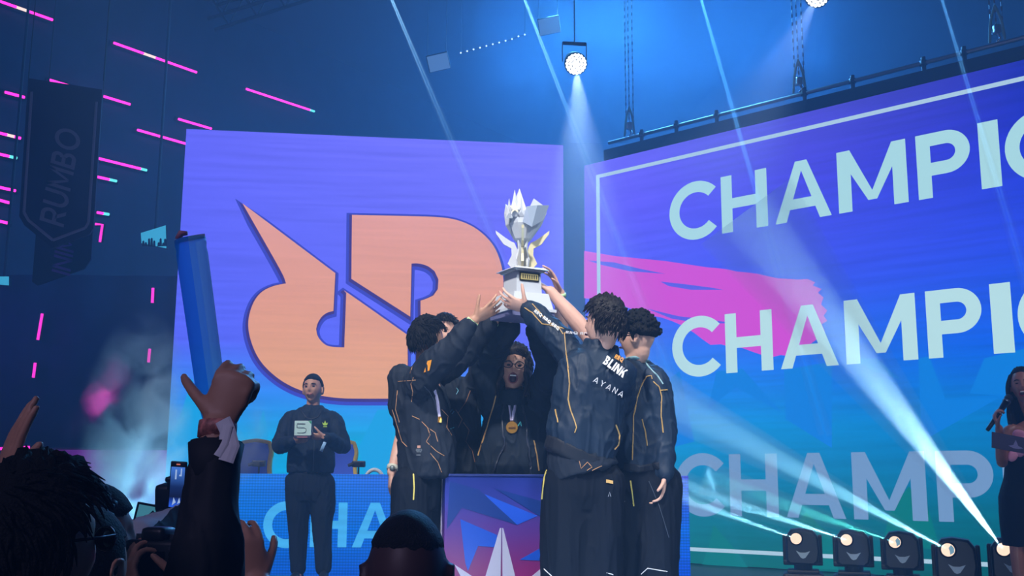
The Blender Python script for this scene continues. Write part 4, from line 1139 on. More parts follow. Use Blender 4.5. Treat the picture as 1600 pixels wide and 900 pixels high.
def lerp(a_, b_, t): return Vector(a_)*(1-t)+Vector(b_)*t

def player(name_label, root_xy, head, hs, shoulders, pelvis, arms, legs, cloth, spec):
    """head: Matrix; shoulders (L,R) points; arms: list of dict(pts, r, cloth_to, hand..); legs: list of (hip, knee, ankle)"""
    root = empty('person', (root_xy[0], root_xy[1], ST if spec.get('floor') is None else spec['floor'])); tag(root, name_label, 'person')
    if spec.get('group'): tag(root, group=spec['group'])
    skin = MB(); add_head(skin, head, hs, spec.get('mouth', 0)*.6, spec.get('jaw', 1)); 
    sh = (Vector(shoulders[0])+Vector(shoulders[1]))/2
    nb = sh+Vector((0, 0, .035))+(spec.get('nape', Vector()))
    neckt(skin, head, nb, hs, spec.get('neck', .052))
    face = Vector((*spec['face'], 0)).normalized(); side = Vector((face.y, -face.x, 0))
    P = Vector(pelvis); shv = (Vector(shoulders[1])-Vector(shoulders[0]))
    # skin torso
    Cs = [P-Vector((0, 0, .06)), P+Vector((0, 0, .04)), lerp(P, sh, .35), lerp(P, sh, .72), lerp(P, sh, .95), nb]
    skin.tube(Cs, [(.10, .08), (.11, .09), (.105, .085), (.13, .095), (.13, .075), (.055, .05)], side, 20)
    for A in arms:
        A['sh'] = sh
        r = A.get('r', (.048, .042, .036, .029))
        skin.limb([lerp(sh, A['pts'][0], .5)-V3((0, 0, .05)), V3(A['pts'][0])-V3((0, 0, .02)), A['pts'][1], A['pts'][2]], [.04, r[0]*.9, r[1], r[3]], n=14)
        skin.limb([A['pts'][1], lerp(A['pts'][1], A['pts'][2], .3), A['pts'][2]], [r[1], r[2]*1.1, r[3]], n=14)
        hd = A['hand']; hand(skin, A['pts'][2], **hd)
    for hip, knee, ank in legs:
        skin.limb([hip, knee, ank, Vector(ank)+Vector((0, 0, -.05))+face*.05], [.07, .05, .035, .035], n=12)
    body = obj_from(remesh(skin, spec.get('voxel', .0062), 2), 'body', SKIN[spec['skin']], root)
    return root, body, face, side, sh, nb
def sleeve(mb, A, r0, r1, r2, t1=1.0, extra=.0):
    p0, p1, p2 = [Vector(q) for q in A['pts']]
    e = lerp(p1, p2, t1)
    up = max(0, (p1-p0).normalized().z)
    d_ = V3((0, 0, -.022*(1-up)))
    st_ = [] if A.get('sh') is None else [lerp(A['sh'], p0, .5)+V3((0, 0, -.035))]
    mb.limb(st_+[p0+d_, lerp(p0, p1, .5), p1, lerp(p1, e, .5), e], [r0*.85]*len(st_)+[r0*.93, (r0+r1)/2, r1, (r1+r2)/2*1.03, r2], n=20)
def garment(root, name, m, voxel, parts, fold, sm=2):
    mb = MB(); parts(mb); return obj_from(remesh(mb, voxel, sm, fold), name, m, root)
def trousers(root, P, side, face, legs, hipw, r, fold_seed, m=TROU, waist=.06, voxel=.009, amp=.010):
    def parts(mb):
        P_ = Vector(P)
        mb.tube([P_+Vector((0, 0, waist)), P_+Vector((0, 0, .0)), P_-Vector((0, 0, .10)), P_-Vector((0, 0, .18))], [(hipw*.92, hipw*.66), (hipw, hipw*.72), (hipw*1.03, hipw*.74), (hipw*.9, hipw*.62)], side, 26, sq=.9)
        for hip, knee, ank in legs:
            mb.limb([Vector(hip)+Vector((0, 0, .02)), lerp(hip, knee, .5), knee, lerp(knee, ank, .5), Vector(ank)+Vector((0, 0, .02))], [r[0]*1.02, r[0], r[1], (r[1]+r[2])/2, r[2]], n=22)
    return garment(root, 'trousers', m, voxel, parts, folds(fold_seed, amp, (10, 10, 1.6)))
rng = random.Random(11)
V3 = Vector
def down(p, z): return V3((p.x, p.y, z))
def unit(a_, b_): return (V3(b_)-V3(a_)).normalized()

# ---------------- presenter with the glass award
Yp = 9.7
H = frame_z(W(489, 609, Yp), 172, 6, 3)
hipL, hipR = W(504, 757, Yp), W(464, 757, Yp)
rS, lS = W(455, 651, Yp+.02), W(521, 652, Yp+.02)
AR = dict(pts=[rS, W(437, 696, Yp-.05), W(457, 689, Yp-.27)], r=(.05, .043, .04, .031), hand=dict(fwd=(1, .0, .12), palm=(0, .6, .6), side=1, curl=22, s=1.0))
AL = dict(pts=[lS, W(535, 697, Yp-.05), W(508, 683, Yp-.30)], r=(.05, .043, .04, .031), hand=dict(fwd=(-1, .0, .05), palm=(0, .6, .6), side=-1, curl=16, s=1.0))
legs = [(hipR, W(466, 825, Yp), W(466, 891, Yp)), (hipL, W(504, 825, Yp), W(506, 891, Yp))]
root, body, face, side, sh, nb = player('man in a black jacket and trousers smiling while holding a square award', (-1.72, Yp), H, 1.12, (lS, rS), W(484, 745, Yp), [AR, AL], legs, None,
                                        dict(face=(.05, -1), skin='tan', voxel=.0052, neck=.058))
presenter = root
def pj(mb):
    P = W(485, 738, Yp)
    mb.tube([P, P+V3((0, 0, .06)), lerp(P, sh, .4), lerp(P, sh, .75), sh-V3((0, 0, .02)), sh+V3((0, 0, .045)), sh+V3((0, 0, .08)), sh+V3((0, 0, .105))],
            [(.20, .13), (.205, .14), (.20, .135), (.225, .14), (.215, .12), (.155, .10), (.105, .085), (.07, .066)], side, 30, sq=.85)
    for A in (AR, AL): sleeve(mb, A, .082, .07, .047, .93)
jk = garment(root, 'jacket', JACK, .008, pj, folds(3, .010, (10, 10, 4)))
trousers(root, W(484, 750, Yp), side, face, legs, .185, (.105, .085, .062), 5)
for ank, dx in ((legs[0][2], -.15), (legs[1][2], .12)): shoe(root, ank, (dx, -1, 0))
face_parts(root, H, 1.12, smile=True)
hair_mesh(H, 1.12, 'buzz', rng, .013, .60).build('hair', BLACKHAIR, root, True)
b_ = bvh_of(jk)
drape(b_, [(486, 655), (491, 690), (489, 741)], .008, 'zip', mat('dark zip', (70, 80, 95), .4), jk, .002)
drape(b_, [(469, 640), (478, 652), (486, 655), (496, 652), (504, 640)], .012, 'collar_edge', mat('collar cloth', (14, 20, 32), .6), jk, .004)
LIME = mat('lime emblem', (190, 230, 70), .5)
for pl in ([(508, 657), (510, 662), (508.8, 664.5), (507.2, 664.5), (506, 662)], [(503.5, 659.5), (507, 663), (506.5, 665), (504.5, 663.5)], [(512.5, 659.5), (509, 663), (509.5, 665), (511.5, 663.5)], [(505, 666), (511, 666), (511, 667.2), (505, 667.2)]):
    drape_patch(b_, pl, 'chest_emblem', LIME, jk, .006)
wl = AL['pts'][2]; dW = unit(AL['pts'][2], AL['pts'][1])
mb = MB(); mb.tube([wl+dW*.02, wl+dW*.035], [.037, .037], n=20, cap=True); mb.build('wristband', mat('blue white wristband', (150, 195, 235), .5), root, True)
mb = MB(); mb.tube([wl+dW*.04+V3((.0, -.035, 0)), wl+dW*.05+V3((-.03, -.05, -.06)), wl+dW*.05+V3((-.05, -.045, -.11))], [(.014, .003)]*3, (1, 0, .2)); mb.build('wristband_tail', mat('blue white wristband', (150, 195, 235), .5), root, True)
# award
c = W(473.5, 669, Yp-.36); aw = empty('award', tuple(c)); tag(aw, 'square pale award plaque with a black S line held by the man in black', 'award')
mb = MB(); mb.box((0, 0, .0), (.145, .022, .125), bev=.004); part('plaque', mb, mat('pale green acrylic', (205, 235, 225), .15, spec=.8), aw)
mb = MB(); mb.box((.0, 0, -.075), (.145, .05, .028), bev=.004); part('foot', mb, mat('dark award foot', (50, 40, 60), .4), aw)
mb = MB(); mb.tube([(-.05, -.0125, .035), (.02, -.0125, .035)], [(.004, .002)]*2, (0, 0, 1), 6)
mb.tube([(-.05, -.0125, .028), (-.05, -.0125, .006), (-.035, -.0125, .003), (.012, -.0125, .003), (.027, -.0125, -.006), (.03, -.0125, -.02), (.024, -.0125, -.034), (.008, -.0125, -.040), (-.045, -.0125, -.040)], [(.004, .002)]*9, (0, -1, .01), 6)
part('engraved_line', mb, mat('black line', (15, 15, 20), .4), aw)
mb = MB(); mb.flat([(.045, -.0118, .06), (.071, -.0118, .06), (.071, -.0118, .032)]); part('green_corner', mb, mat('green corner', (60, 170, 110), .4), aw)
mb = MB(); mb.box((0, -.026, -.076), (.09, .002, .008)); part('foot_print', mb, mat('rose print', (190, 120, 130), .5), aw)

# ---------------- player centre behind the podium
Y3 = 6.56
H = frame_z(W(804, 578, Y3-.12), 177, 4, -4)
rS, lS = W(771, 640, Y3), W(842, 640, Y3)
A1 = dict(pts=[rS, W(758, 566, Y3-.16), W(784, 506, Y3-.46)], hand=dict(fwd=(.35, -.1, .9), palm=(.2, 0, 1), side=1, curl=18, s=1.0))
A2 = dict(pts=[lS, W(861, 572, Y3-.28), W(836, 512, Y3-.5)], hand=dict(fwd=(-.3, -.1, .9), palm=(-.2, 0, 1), side=-1, curl=18, s=1.0))
P = W(803, 768, Y3)
legs = [(P+V3((-.09, 0, -.08)), down(P+V3((-.1, 0, 0)), 1.5), down(P+V3((-.11, .02, 0)), 1.09)), (P+V3((.09, 0, -.08)), down(P+V3((.1, 0, 0)), 1.5), down(P+V3((.11, .02, 0)), 1.09))]
root, body, face, side, sh, nb = player('player with glasses and long dark hair shouting behind the podium, both arms up', (P.x, P.y), H, 1.06, (lS, rS), P, [A1, A2], legs, None,
                                        dict(face=(.03, -1), skin='olive', mouth=1.2, voxel=.0056))
shouter = root
def p3j(mb):
    Pb = W(802, 742, Y3)
    mb.tube([Pb-V3((0, 0, .02)), Pb+V3((0, 0, .05)), lerp(Pb, sh, .4), lerp(Pb, sh, .75), sh-V3((0, 0, .02)), sh+V3((0, 0, .02)), sh+V3((0, .0, .055)), sh+V3((0, -.02, .10)), sh+V3((0, -.035, .135))],
            [(.205, .16), (.235, .175), (.225, .165), (.205, .15), (.19, .12), (.15, .11), (.105, .09), (.085, .085), (.075, .075)], side, 30, sq=.85)
    sleeve(mb, A1, .088, .075, .05, .95); sleeve(mb, A2, .095, .085, .055, .95)
jk = garment(root, 'jacket', JACK, .008, p3j, folds(7, .013, (9, 9, 3)))
b_ = bvh_of(jk)
drape(b_, [(779, 597), (772, 630), (762, 665), (747, 712)], .011, 'piping', GOLD, jk, .003)
drape(b_, [(834, 688), (839, 712), (842, 735)], .010, 'piping', GOLD, jk, .003)
o = drape_patch(b_, [(793, 622), (812, 622), (822, 660), (828, 742), (772, 745), (786, 700), (782, 655)], 'open_front_shirt', JERSEY, jk, .004)
drape(b_, [(793, 620), (784, 650), (788, 695), (768, 744)], .016, 'lapel_edge', mat('jacket lining', (40, 48, 66), .5), jk, .007)
drape(b_, [(812, 620), (822, 660), (830, 743)], .016, 'lapel_edge', mat('jacket lining', (40, 48, 66), .5), jk, .007)
drape_patch(b_, [(815, 616), (823, 610), (825, 612), (822, 619), (817, 620)], 'chest_badge', GOLD, jk, .008)
drape(b_, [(809, 666), (812, 660), (815, 666)], .006, 'shirt_print', mat('teal print', (70, 190, 200), .5), jk, .010)
trousers(root, P, side, face, legs, .17, (.10, .08, .07), 9)
for l_ in legs: shoe(root, l_[2], (0, -1, 0))
face_parts(root, H, 1.06, mouth=1.25, teeth=True)
glasses(root, H, 1.06, lens=False)
cq = H @ V3((0, -.012, -.15)); hc = MB(); hc.tube([cq-V3((0, -.02, .05)), cq-V3((0, -.015, .02)), cq+V3((0, -.005, .022)), cq+V3((0, -.005, .03))], [(.078, .072), (.074, .072), (.070, .074), (.066, .07)], (1, 0, 0), 26); obj_from(remesh(hc, .008, 2, folds(8, .004, (20, 20, 20))), 'high_collar', JACK, jk)
hm = hair_mesh(H, 1.06, 'long', rng, .03, .60, 3)
for k in range(34):
    a_ = rad(-150+300*k/33+180); x_, y_ = math.sin(a_)*.083, math.cos(a_)*.088-.01
    if y_ > .05: continue
    p0 = V3((x_*.9, y_*.9, .05)); w_ = rng.uniform(.008, .02)
    pts = [p0, V3((x_*1.12, y_*1.1, -.03)), V3((x_*1.25+w_*math.sin(k), y_*1.2, -.09)), V3((x_*1.2-w_*math.sin(k*2), y_*1.25+.01, -.15-.03*rng.random()))]
    hm.limb([H @ q for q in pts], [.012, .015, .013, .004], n=7)
hm.build('hair', HAIRM, root, True)
md = empty('medal', tuple(W(800, 668, Y3-.2))); tag(md, 'gold medal on a lilac ribbon worn by the shouting player', 'medal', 'winner medals')
o = drape(b_, [(795, 622), (797, 640), (799, 658)], .020, 'ribbon', RIBBON, md, .007)
o = drape(b_, [(806, 622), (804, 640), (801, 658)], .020, 'ribbon', RIBBON, md, .008)
h = b_.ray_cast(CAM, ray(800, 668).normalized()); q = h[0]-ray(800, 668).normalized()*.012
mb = MB(); mb.tube([q+V3((0, .006, 0)), q+V3((0, .0, 0)), q-V3((0, .006, 0))], [.034, .036, .033], n=28); mb.build('disc', GOLDM, md)
mb = MB(); mb.tube([q-V3((-.02, .008, 0)), q-V3((.02, .008, 0))], [(.008, .003)]*2, (0, 0, 1), 6); mb.build('relief', mat('bronze relief', (130, 90, 40), .4, .5), md)

# ---------------- far left pair
Y2 = 6.55
H = frame_z(W(697, 524, Y2-.05), 160, 0, 6)
rS, lS = W(662, 600, Y2), W(738, 600, Y2)
B1 = dict(pts=[rS, W(631, 672, Y2+.02), W(612, 738, Y2-.10)], r=(.05, .04, .036, .028), hand=dict(fwd=(-.05, -.1, -1), palm=(.9, .3, 0), side=-1, curl=26, s=1.0, thumb_curl=10))
B2 = dict(pts=[lS, W(772, 556, Y2-.18), W(800, 508, Y2-.45)], hand=dict(fwd=(.0, -.1, .9), palm=(.2, -.2, 1), side=-1, curl=20, s=1.0))
P = W(703, 752, Y2)
legs = [(P+V3((-.09, 0, -.08)), down(P+V3((-.1, 0, 0)), 1.5), down(P+V3((-.11, .02, 0)), 1.09)), (P+V3((.09, 0, -.08)), down(P+V3((.1, 0, 0)), 1.5), down(P+V3((.11, .02, 0)), 1.09))]
root, body, face, side, sh, nb = player('player hidden behind the one with the orange patch, bare arm hanging with a pale watch', (P.x, P.y), H, 1.0, (lS, rS), P, [B1, B2], legs, None,
                                        dict(face=(.35, -.93), skin='fair', voxel=.006))
def p2j(mb):
    Pb = W(706, 752, Y2)
    mb.tube([Pb, Pb+V3((0, 0, .05)), lerp(Pb, sh, .4), lerp(Pb, sh, .75), sh-V3((0, 0, .02)), sh+V3((0, 0, .03)), sh+V3((0, .0, .06))],
            [(.175, .13), (.18, .14), (.18, .13), (.19, .13), (.17, .11), (.11, .09), (.07, .065)], side, 30, sq=.85)
    sleeve(mb, B2, .082, .07, .05, .92)
    mb.limb([B1['pts'][0], lerp(B1['pts'][0], B1['pts'][1], .55)], [.075, .068], n=18)
jk = garment(root, 'jersey', JERSEY, .008, p2j, folds(17, .012, (9, 9, 3)))
b_ = bvh_of(jk)
for ln in ([(724, 660), (733, 672), (728, 690), (738, 705), (742, 722)], [(712, 640), (722, 655), (716, 668)], [(735, 610), (728, 628), (716, 645)]):
    drape(b_, ln, .005, 'printed_line', mat('dull copper print', (150, 110, 85), .6), jk, .0015)
for ln in ([(713, 616), (716, 610), (713, 606)], [(706, 647), (709, 643), (706, 640), (703, 645)]):
    drape(b_, ln, .006, 'printed_mark', mat('teal white print', (130, 200, 220), .6), jk, .002)
trousers(root, P, side, face, legs, .165, (.10, .08, .07), 19)
for l_ in legs: shoe(root, l_[2], (0, -1, 0))
face_parts(root, H, 1.0)
hair_mesh(H, 1.0, 'short', rng, .016, .62, 5).build('hair', HAIRM, root, True)
w_ = B1['pts'][2]; d_ = unit(B1['pts'][2], B1['pts'][1])
mb = MB(); mb.tube([w_+d_*.015, w_+d_*.04], [.036, .037], n=20); o = mb.build('watch_band', mat('pale watch band', (215, 215, 200), .4), root, True)
mb = MB(); mb.tube([w_+d_*.028+V3((-.0, -.034, 0)), w_+d_*.028+V3((0, -.043, 0))], [.017, .016], n=18); mb.build('watch_dial', mat('grey dial', (150, 160, 160), .2, .5), o, True)

Y1 = 5.98
H = frame_z(W(668, 532, Y1), -58, 5, 0)
rS, lS = W(655, 597, Y1-.13), W(672, 592, Y1+.2)
A1 = dict(pts=[rS, W(703, 546, Y1-.24), W(741, 499, Y1-.27)], r=(.05, .042, .038, .028), hand=dict(fwd=(.75, .15, .45), palm=(.45, .1, -.9), side=-1, curl=10, spread=12, s=1.02, thumb_curl=10))
A1['hand']['fwd'] = (.82, .05, .5); A1['hand']['palm'] = (-.35, .75, .5); A1['hand']['side'] = 1; A1['hand']['thumb_out'] = 50
A2 = dict(pts=[lS, W(722, 556, Y1+.18), W(772, 502, Y1+.05)], hand=dict(fwd=(.6, 0, .7), palm=(-.4, 0, 1), side=-1, curl=14, s=1.0))
P = W(660, 742, Y1)
legs = [(P+V3((-.06, -.07, -.08)), W(640, 890, Y1-.07), down(W(640, 890, Y1-.07), 1.09)), (P+V3((.03, .08, -.08)), W(656, 890, Y1+.08), down(W(656, 890, Y1+.1), 1.09))]
root, body, face, side, sh, nb = player('player with an orange sleeve patch reaching up, face hidden behind the raised arm', (P.x, P.y), H, 1.0, (lS, rS), P, [A1, A2], legs, None,
                                        dict(face=(.85, -.5), skin='tan', voxel=.006))
def p1j(mb):
    Pb = W(667, 742, Y1)
    mb.tube([Pb-V3((0, 0, .01)), Pb+V3((0, 0, .06)), lerp(Pb, sh, .4), lerp(Pb, sh, .72)+V3((-.03, 0, 0)), sh-V3((.03, 0, .03)), sh+V3((-.01, 0, .02)), sh+V3((0, .0, .05))],
            [(.14, .14), (.148, .148), (.152, .145), (.172, .145), (.16, .12), (.11, .095), (.075, .07)], side, 30, sq=.85)
    mb.limb([W(628, 590, Y1-.02), W(624, 640, Y1)], [.07, .06])
    sleeve(mb, A1, .092, .076, .044, .76); sleeve(mb, A2, .08, .07, .045, .93)
jk = garment(root, 'jersey_and_sleeves', JERSEY, .008, p1j, folds(27, .014, (9, 9, 3)))
b_ = bvh_of(jk); CU = mat('copper print', (200, 150, 105), .6)
for ln in ([(622, 596), (650, 594)], [(646, 568), (641, 583), (646, 590), (642, 600), (645, 612), (643, 628)], [(613, 640), (628, 690), (636, 698)], [(655, 655), (668, 668), (672, 680), (666, 690), (682, 705), (694, 712)],
           [(668, 668), (680, 676), (684, 690)], [(621, 610), (618, 640), (624, 660)], [(672, 708), (684, 722), (690, 738)], [(644, 650), (655, 655)], [(690, 640), (700, 650), (698, 668), (706, 680)]):
    drape(b_, ln, .0045, 'printed_line', CU, jk, .0012)
drape_patch(b_, [(668, 564), (674.5, 562), (671, 579), (662, 582)], 'orange_patch', mat('orange patch', (255, 165, 40), .6), jk, .006)
drape(b_, [(663, 604), (671, 612), (679, 628), (684, 650)], .004, 'seam', mat('seam', (80, 92, 110), .5), jk, .002)
for pl in ([(652, 696), (657, 696), (657, 700), (652, 700)],): drape_patch(b_, pl, 'shirt_badge', mat('badge', (200, 150, 130), .6), jk, .004)
for ln in ([(650, 702), (659, 702)], [(650, 704), (659, 704)], [(651, 706), (658, 706)], [(651, 711), (657, 711)]): drape(b_, ln, .004, 'badge_print', mat('badge print', (150, 160, 170), .6), jk, .002)
for ln in ([(703, 664), (708, 661), (709, 668), (704, 670)],): drape(b_, ln, .006, 'chest_print', mat('teal print', (70, 190, 200), .5), jk, .002)
tr = trousers(root, P, side, face, legs, .135, (.105, .10, .10), 29)
bt = bvh_of(tr); drape(bt, [(646, 741), (647, 762), (646, 781)], .010, 'piping', mat('yellow piping', (235, 215, 110), .5), tr, .003)
for l_ in legs: shoe(root, l_[2], (.8, -.5, 0))
hair_mesh(H, 1.0, 'short', rng, .02, .5, 8).build('hair', BLACKHAIR, root, True)
w_ = A1['pts'][2]; d_ = unit(A1['pts'][2], A1['pts'][1])
LG = mat('pale green wristband', (200, 235, 170), .5)
mb = MB(); mb.tube([w_+d_*.008, w_+d_*.032], [.034, .035], n=20); mb.build('wristband', LG, root, True)
w_ = A2['pts'][2]; d_ = unit(A2['pts'][2], A2['pts'][1])
mb = MB(); mb.tube([w_+d_*.0, w_+d_*.02], [.034, .035], n=20); mb.build('wristband', LG, root, True)
md = empty('medal', tuple(W(684, 640, Y1-.15))); tag(md, 'lilac white medal ribbon hanging from the neck of the player with the orange patch', 'medal', 'winner medals')
drape(b_, [(679, 610), (683, 628), (686, 652)], .022, 'ribbon', RIBBON, md, .006)
drape(b_, [(686, 652), (687, 660)], .03, 'disc', GOLDM, md, .006)

# ---------------- hidden player between centre and the jacket lettering
Y6 = 6.35
H = frame_z(W(934, 566, Y6), 40, 0, 0)
lS, rS = W(908, 618, Y6), W(965, 622, Y6)
A1 = dict(pts=[lS, W(880, 558, Y6-.2), W(875, 458, Y6-.34)], hand=dict(fwd=(-.35, -.15, .85), palm=(-.9, -.2, -.2), side=1, curl=14, s=1.0))
A2 = dict(pts=[rS, W(972, 680, Y6), W(965, 740, Y6-.1)], hand=dict(fwd=(0, 0, -1), palm=(-1, 0, 0), side=-1, curl=20))
P = W(935, 752, Y6)
legs = [(P+V3((-.09, 0, -.08)), down(P+V3((-.09, 0, 0)), 1.5), down(P+V3((-.09, .02, 0)), 1.09)), (P+V3((.09, 0, -.08)), down(P+V3((.09, 0, 0)), 1.5), down(P+V3((.09, .02, 0)), 1.09))]
root, body, face, side, sh, nb = player('player almost hidden behind the lettered jacket, bare forearm with green wristband raised', (P.x, P.y), H, .98, (lS, rS), P, [A1, A2], legs, None, dict(face=(-.6, .8), skin='fair', voxel=.0065))
def p6j(mb):
    mb.tube([P, lerp(P, sh, .4), lerp(P, sh, .75), sh-V3((0, 0, .02)), sh+V3((0, 0, .04))], [(.15, .12), (.15, .12), (.16, .12), (.15, .10), (.07, .065)], side, 26, sq=.85)
    mb.limb([A1['pts'][0], lerp(A1['pts'][0], A1['pts'][1], .8)], [.075, .065]); mb.limb([A2['pts'][0], A2['pts'][1]], [.07, .06])
garment(root, 'jersey', JERSEY, .010, p6j, folds(37, .01, (9, 9, 3)))
trousers(root, P, side, face, legs, .15, (.09, .08, .07), 39, voxel=.012)
for l_ in legs: shoe(root, l_[2], (-.5, .8, 0))
hair_mesh(H, .98, 'short', rng, .012, .6, 12).build('hair', BLACKHAIR, root, True)
w_ = A1['pts'][2]; d_ = unit(A1['pts'][2], A1['pts'][1])
mb = MB(); mb.tube([w_+d_*.0, w_+d_*.022], [.033, .034], n=20); mb.build('wristband', LG, root, True)

# ---------------- curly haired player at the side
Y5 = 5.72
H = frame_z(W(996, 528, Y5), 62, 4, 0)
lS, rS = W(958, 578, Y5+.12), W(1022, 587, Y5-.04)
A1 = dict(pts=[lS, W(918, 522, Y5+.2), W(860, 455, Y5+.22)], r=(.05, .047, .043, .030), hand=dict(fwd=(-.75, .05, .5), palm=(-.3, .3, -.8), side=-1, curl=10, spread=10, s=1.0))
A2 = dict(pts=[rS, W(1036, 672, Y5-.06), W(1038, 740, Y5-.12)], r=(.05, .042, .038, .030), hand=dict(fwd=(-.1, -.05, -1), palm=(-1, 0, 0), side=-1, curl=26, s=1.0))
P = W(1002, 738, Y5)
legs = [(P+V3((-.09, 0, -.08)), W(982, 890, Y5), down(W(980, 890, Y5), 1.09)), (P+V3((.08, -.02, -.08)), W(1021, 890, Y5-.05), down(W(1026, 890, Y5-.05), 1.09))]
root, body, face, side, sh, nb = player('player with curly faded hair and glasses beside the lettered jacket, one arm hanging', (P.x, P.y), H, 1.0, (lS, rS), P, [A1, A2], legs, None, dict(face=(-.45, .9), skin='fair', voxel=.006))
def p5j(mb):
    Pb = W(1003, 735, Y5)
    mb.tube([Pb, Pb+V3((0, 0, .06)), lerp(Pb, sh, .4), lerp(Pb, sh, .75), sh-V3((0, 0, .02)), sh+V3((0, 0, .03)), sh+V3((0, .0, .065))],
            [(.15, .125), (.165, .14), (.165, .135), (.18, .13), (.18, .115), (.135, .095), (.075, .065)], side, 30, sq=.85)
    sleeve(mb, A2, .078, .070, .045, 1.0)
    mb.limb([A1['pts'][0], lerp(A1['pts'][0], A1['pts'][1], .5)], [.075, .07])
jk = garment(root, 'jacket', SATIN, .008, p5j, folds(47, .012, (10, 10, 4)))
b_ = bvh_of(jk)
for ln in ([(988, 718), (989, 690), (990, 650), (995, 622), (1003, 600), (1011, 588), (1018, 587), (1019, 592)], [(1021, 596), (1030, 605), (1034, 620), (1033, 650), (1036, 676)], [(1003, 655), (1008, 675), (1011, 697)], [(1032, 610), (1042, 609)]):
    drape(b_, ln, .0075, 'piping', GOLD, jk, .0035, 3)
drape(b_, [(975, 728), (1000, 733), (1030, 728)], .05, 'hem_band', mat('rib band', (18, 24, 38), .7), jk, .003)
drape(b_, [(1005, 562), (1015, 575), (1028, 588), (1036, 600)], .010, 'shoulder_tape', mat('tape print', (150, 190, 200), .6), jk, .003)
cm = MB(); cm.limb([nb+V3((-.06, -.02, .02)), nb+V3((0, -.065, .035)), nb+V3((.065, -.02, .02))], [(.012, .03)]*3); obj_from(remesh(cm, .006, 2), 'collar', mat('pale collar', (120, 160, 170), .6), jk)
tr = trousers(root, P, side, face, legs, .165, (.125, .125, .14), 49)
bt = bvh_of(tr)
drape(bt, [(985, 751), (988, 772), (990, 791)], .009, 'piping', mat('yellow piping', (235, 215, 110), .5), tr, .003)
drape(bt, [(1002, 897), (1012, 888), (1042, 893)], .006, 'reflective_line', WHITEP, tr, .002)
drape(bt, [(1014, 752), (1030, 790), (1045, 840)], .003, 'seam', mat('seam', (80, 92, 110), .5), tr, .002)
drape_text(bt, 'NOVUS', (965, 790), (977, 784), 6, 'trouser_print', mat('grey white print', (150, 160, 180), .6), tr, .22, .12)
for l_ in legs: shoe(root, l_[2], (-.4, .9, 0))
face_parts(root, H, 1.0); glasses(root, H, 1.0, lens=False)
hair_mesh(H, 1.0, 'fade', rng, .028, .45, 15).build('hair', BLACKHAIR, root, True)

# ---------------- player with the lettered jacket
Y4 = 5.42
H = frame_z(W(944, 508, Y4), 58, 8, 0)
lS, rS = W(893, 556, Y4+.12), W(970, 586, Y4-.04)
A1 = dict(pts=[lS, W(862, 518, Y4+.16), W(826, 482, Y4+.25)], r=(.052, .045, .04, .030), hand=dict(fwd=(-.86, .12, .30), palm=(.2, .75, .6), side=-1, curl=16, spread=12, s=1.05, thumb_out=62))
A2 = dict(pts=[rS, W(965, 640, Y4+.25), W(940, 640, Y4+.42)], hand=dict(fwd=(-.5, .3, .6), palm=(0, 0, 1), side=1, curl=20))
P = W(912, 738, Y4)
legs = [(P+V3((-.08, 0, -.08)), W(884, 892, Y4), down(W(884, 892, Y4), 1.09)), (P+V3((.08, .02, -.08)), W(934, 892, Y4+.03), down(W(936, 892, Y4+.03), 1.09))]
root, body, face, side, sh, nb = player('player seen from behind, lettered dark jacket with gold piping, one arm under the trophy', (P.x, P.y), H, 1.02, (lS, rS), P, [A1, A2], legs, None, dict(face=(-.35, .93), skin='fair', voxel=.006))
def p4j(mb):
    Pb = W(908, 700, Y4)
    mb.tube([Pb+V3((-.03, 0, -.06)), Pb+V3((-.005, 0, 0)), Pb+V3((.005, 0, .05)), lerp(Pb, sh, .4), lerp(Pb, sh, .72), sh-V3((0, 0, .03)), sh+V3((.01, 0, .03)), sh+V3((.025, .0, .075)), sh+V3((.035, .0, .115))],
            [(.165, .13), (.172, .138), (.183, .145), (.185, .14), (.195, .14), (.185, .125), (.145, .105), (.09, .08), (.082, .078)], side+V3((0, 0, -.4)), 32, sq=.85)
    sleeve(mb, A1, .088, .072, .052, .97); mb.limb([A2['pts'][0], A2['pts'][1], A2['pts'][2]], [.082, .07, .055])
jk = garment(root, 'jacket', SATIN, .0075, p4j, folds(57, .011, (9, 9, 4)))
b_ = bvh_of(jk)
for ln in ([(820, 481), (832, 489), (838, 496), (847, 506), (858, 508), (868, 511), (875, 515), (880, 522)], [(832, 475), (843, 488), (853, 500), (864, 508), (880, 514)],
           [(882, 520), (884, 545), (888, 575), (890, 600), (888, 625), (892, 642), (897, 655), (901, 668), (898, 676)], [(925, 520), (945, 525), (962, 536), (976, 549), (987, 562)],
           [(962, 664), (968, 680), (966, 695), (960, 702)], [(868, 640), (872, 660)]):
    drape(b_, ln, .0075, 'piping', GOLD, jk, .0035, 3)
RRm = mat('orange gold print', (230, 160, 70), .6)
drape_text(b_, 'BLINK', (940.5, 567), (973, 590.5), 14.5, 'back_name', WHITEP, jk, .24, .12)
drape_text(b_, 'AYANA', (926, 596), (972, 621), 9, 'back_sponsor', WHITEP, jk, .15, .42)
drape_text(b_, 'RRQ', (959.5, 559), (972, 566), 7, 'back_team', RRm, jk, .26, .12)
drape_text(b_, 'RRQ RRQ RRQ', (834, 487), (872, 516), 5, 'sleeve_tape', WHITEP, jk, .22, .15)
drape_text(b_, 'RRQ RRQ', (884, 521), (925, 524), 4, 'shoulder_tape', WHITEP, jk, .22, .15)
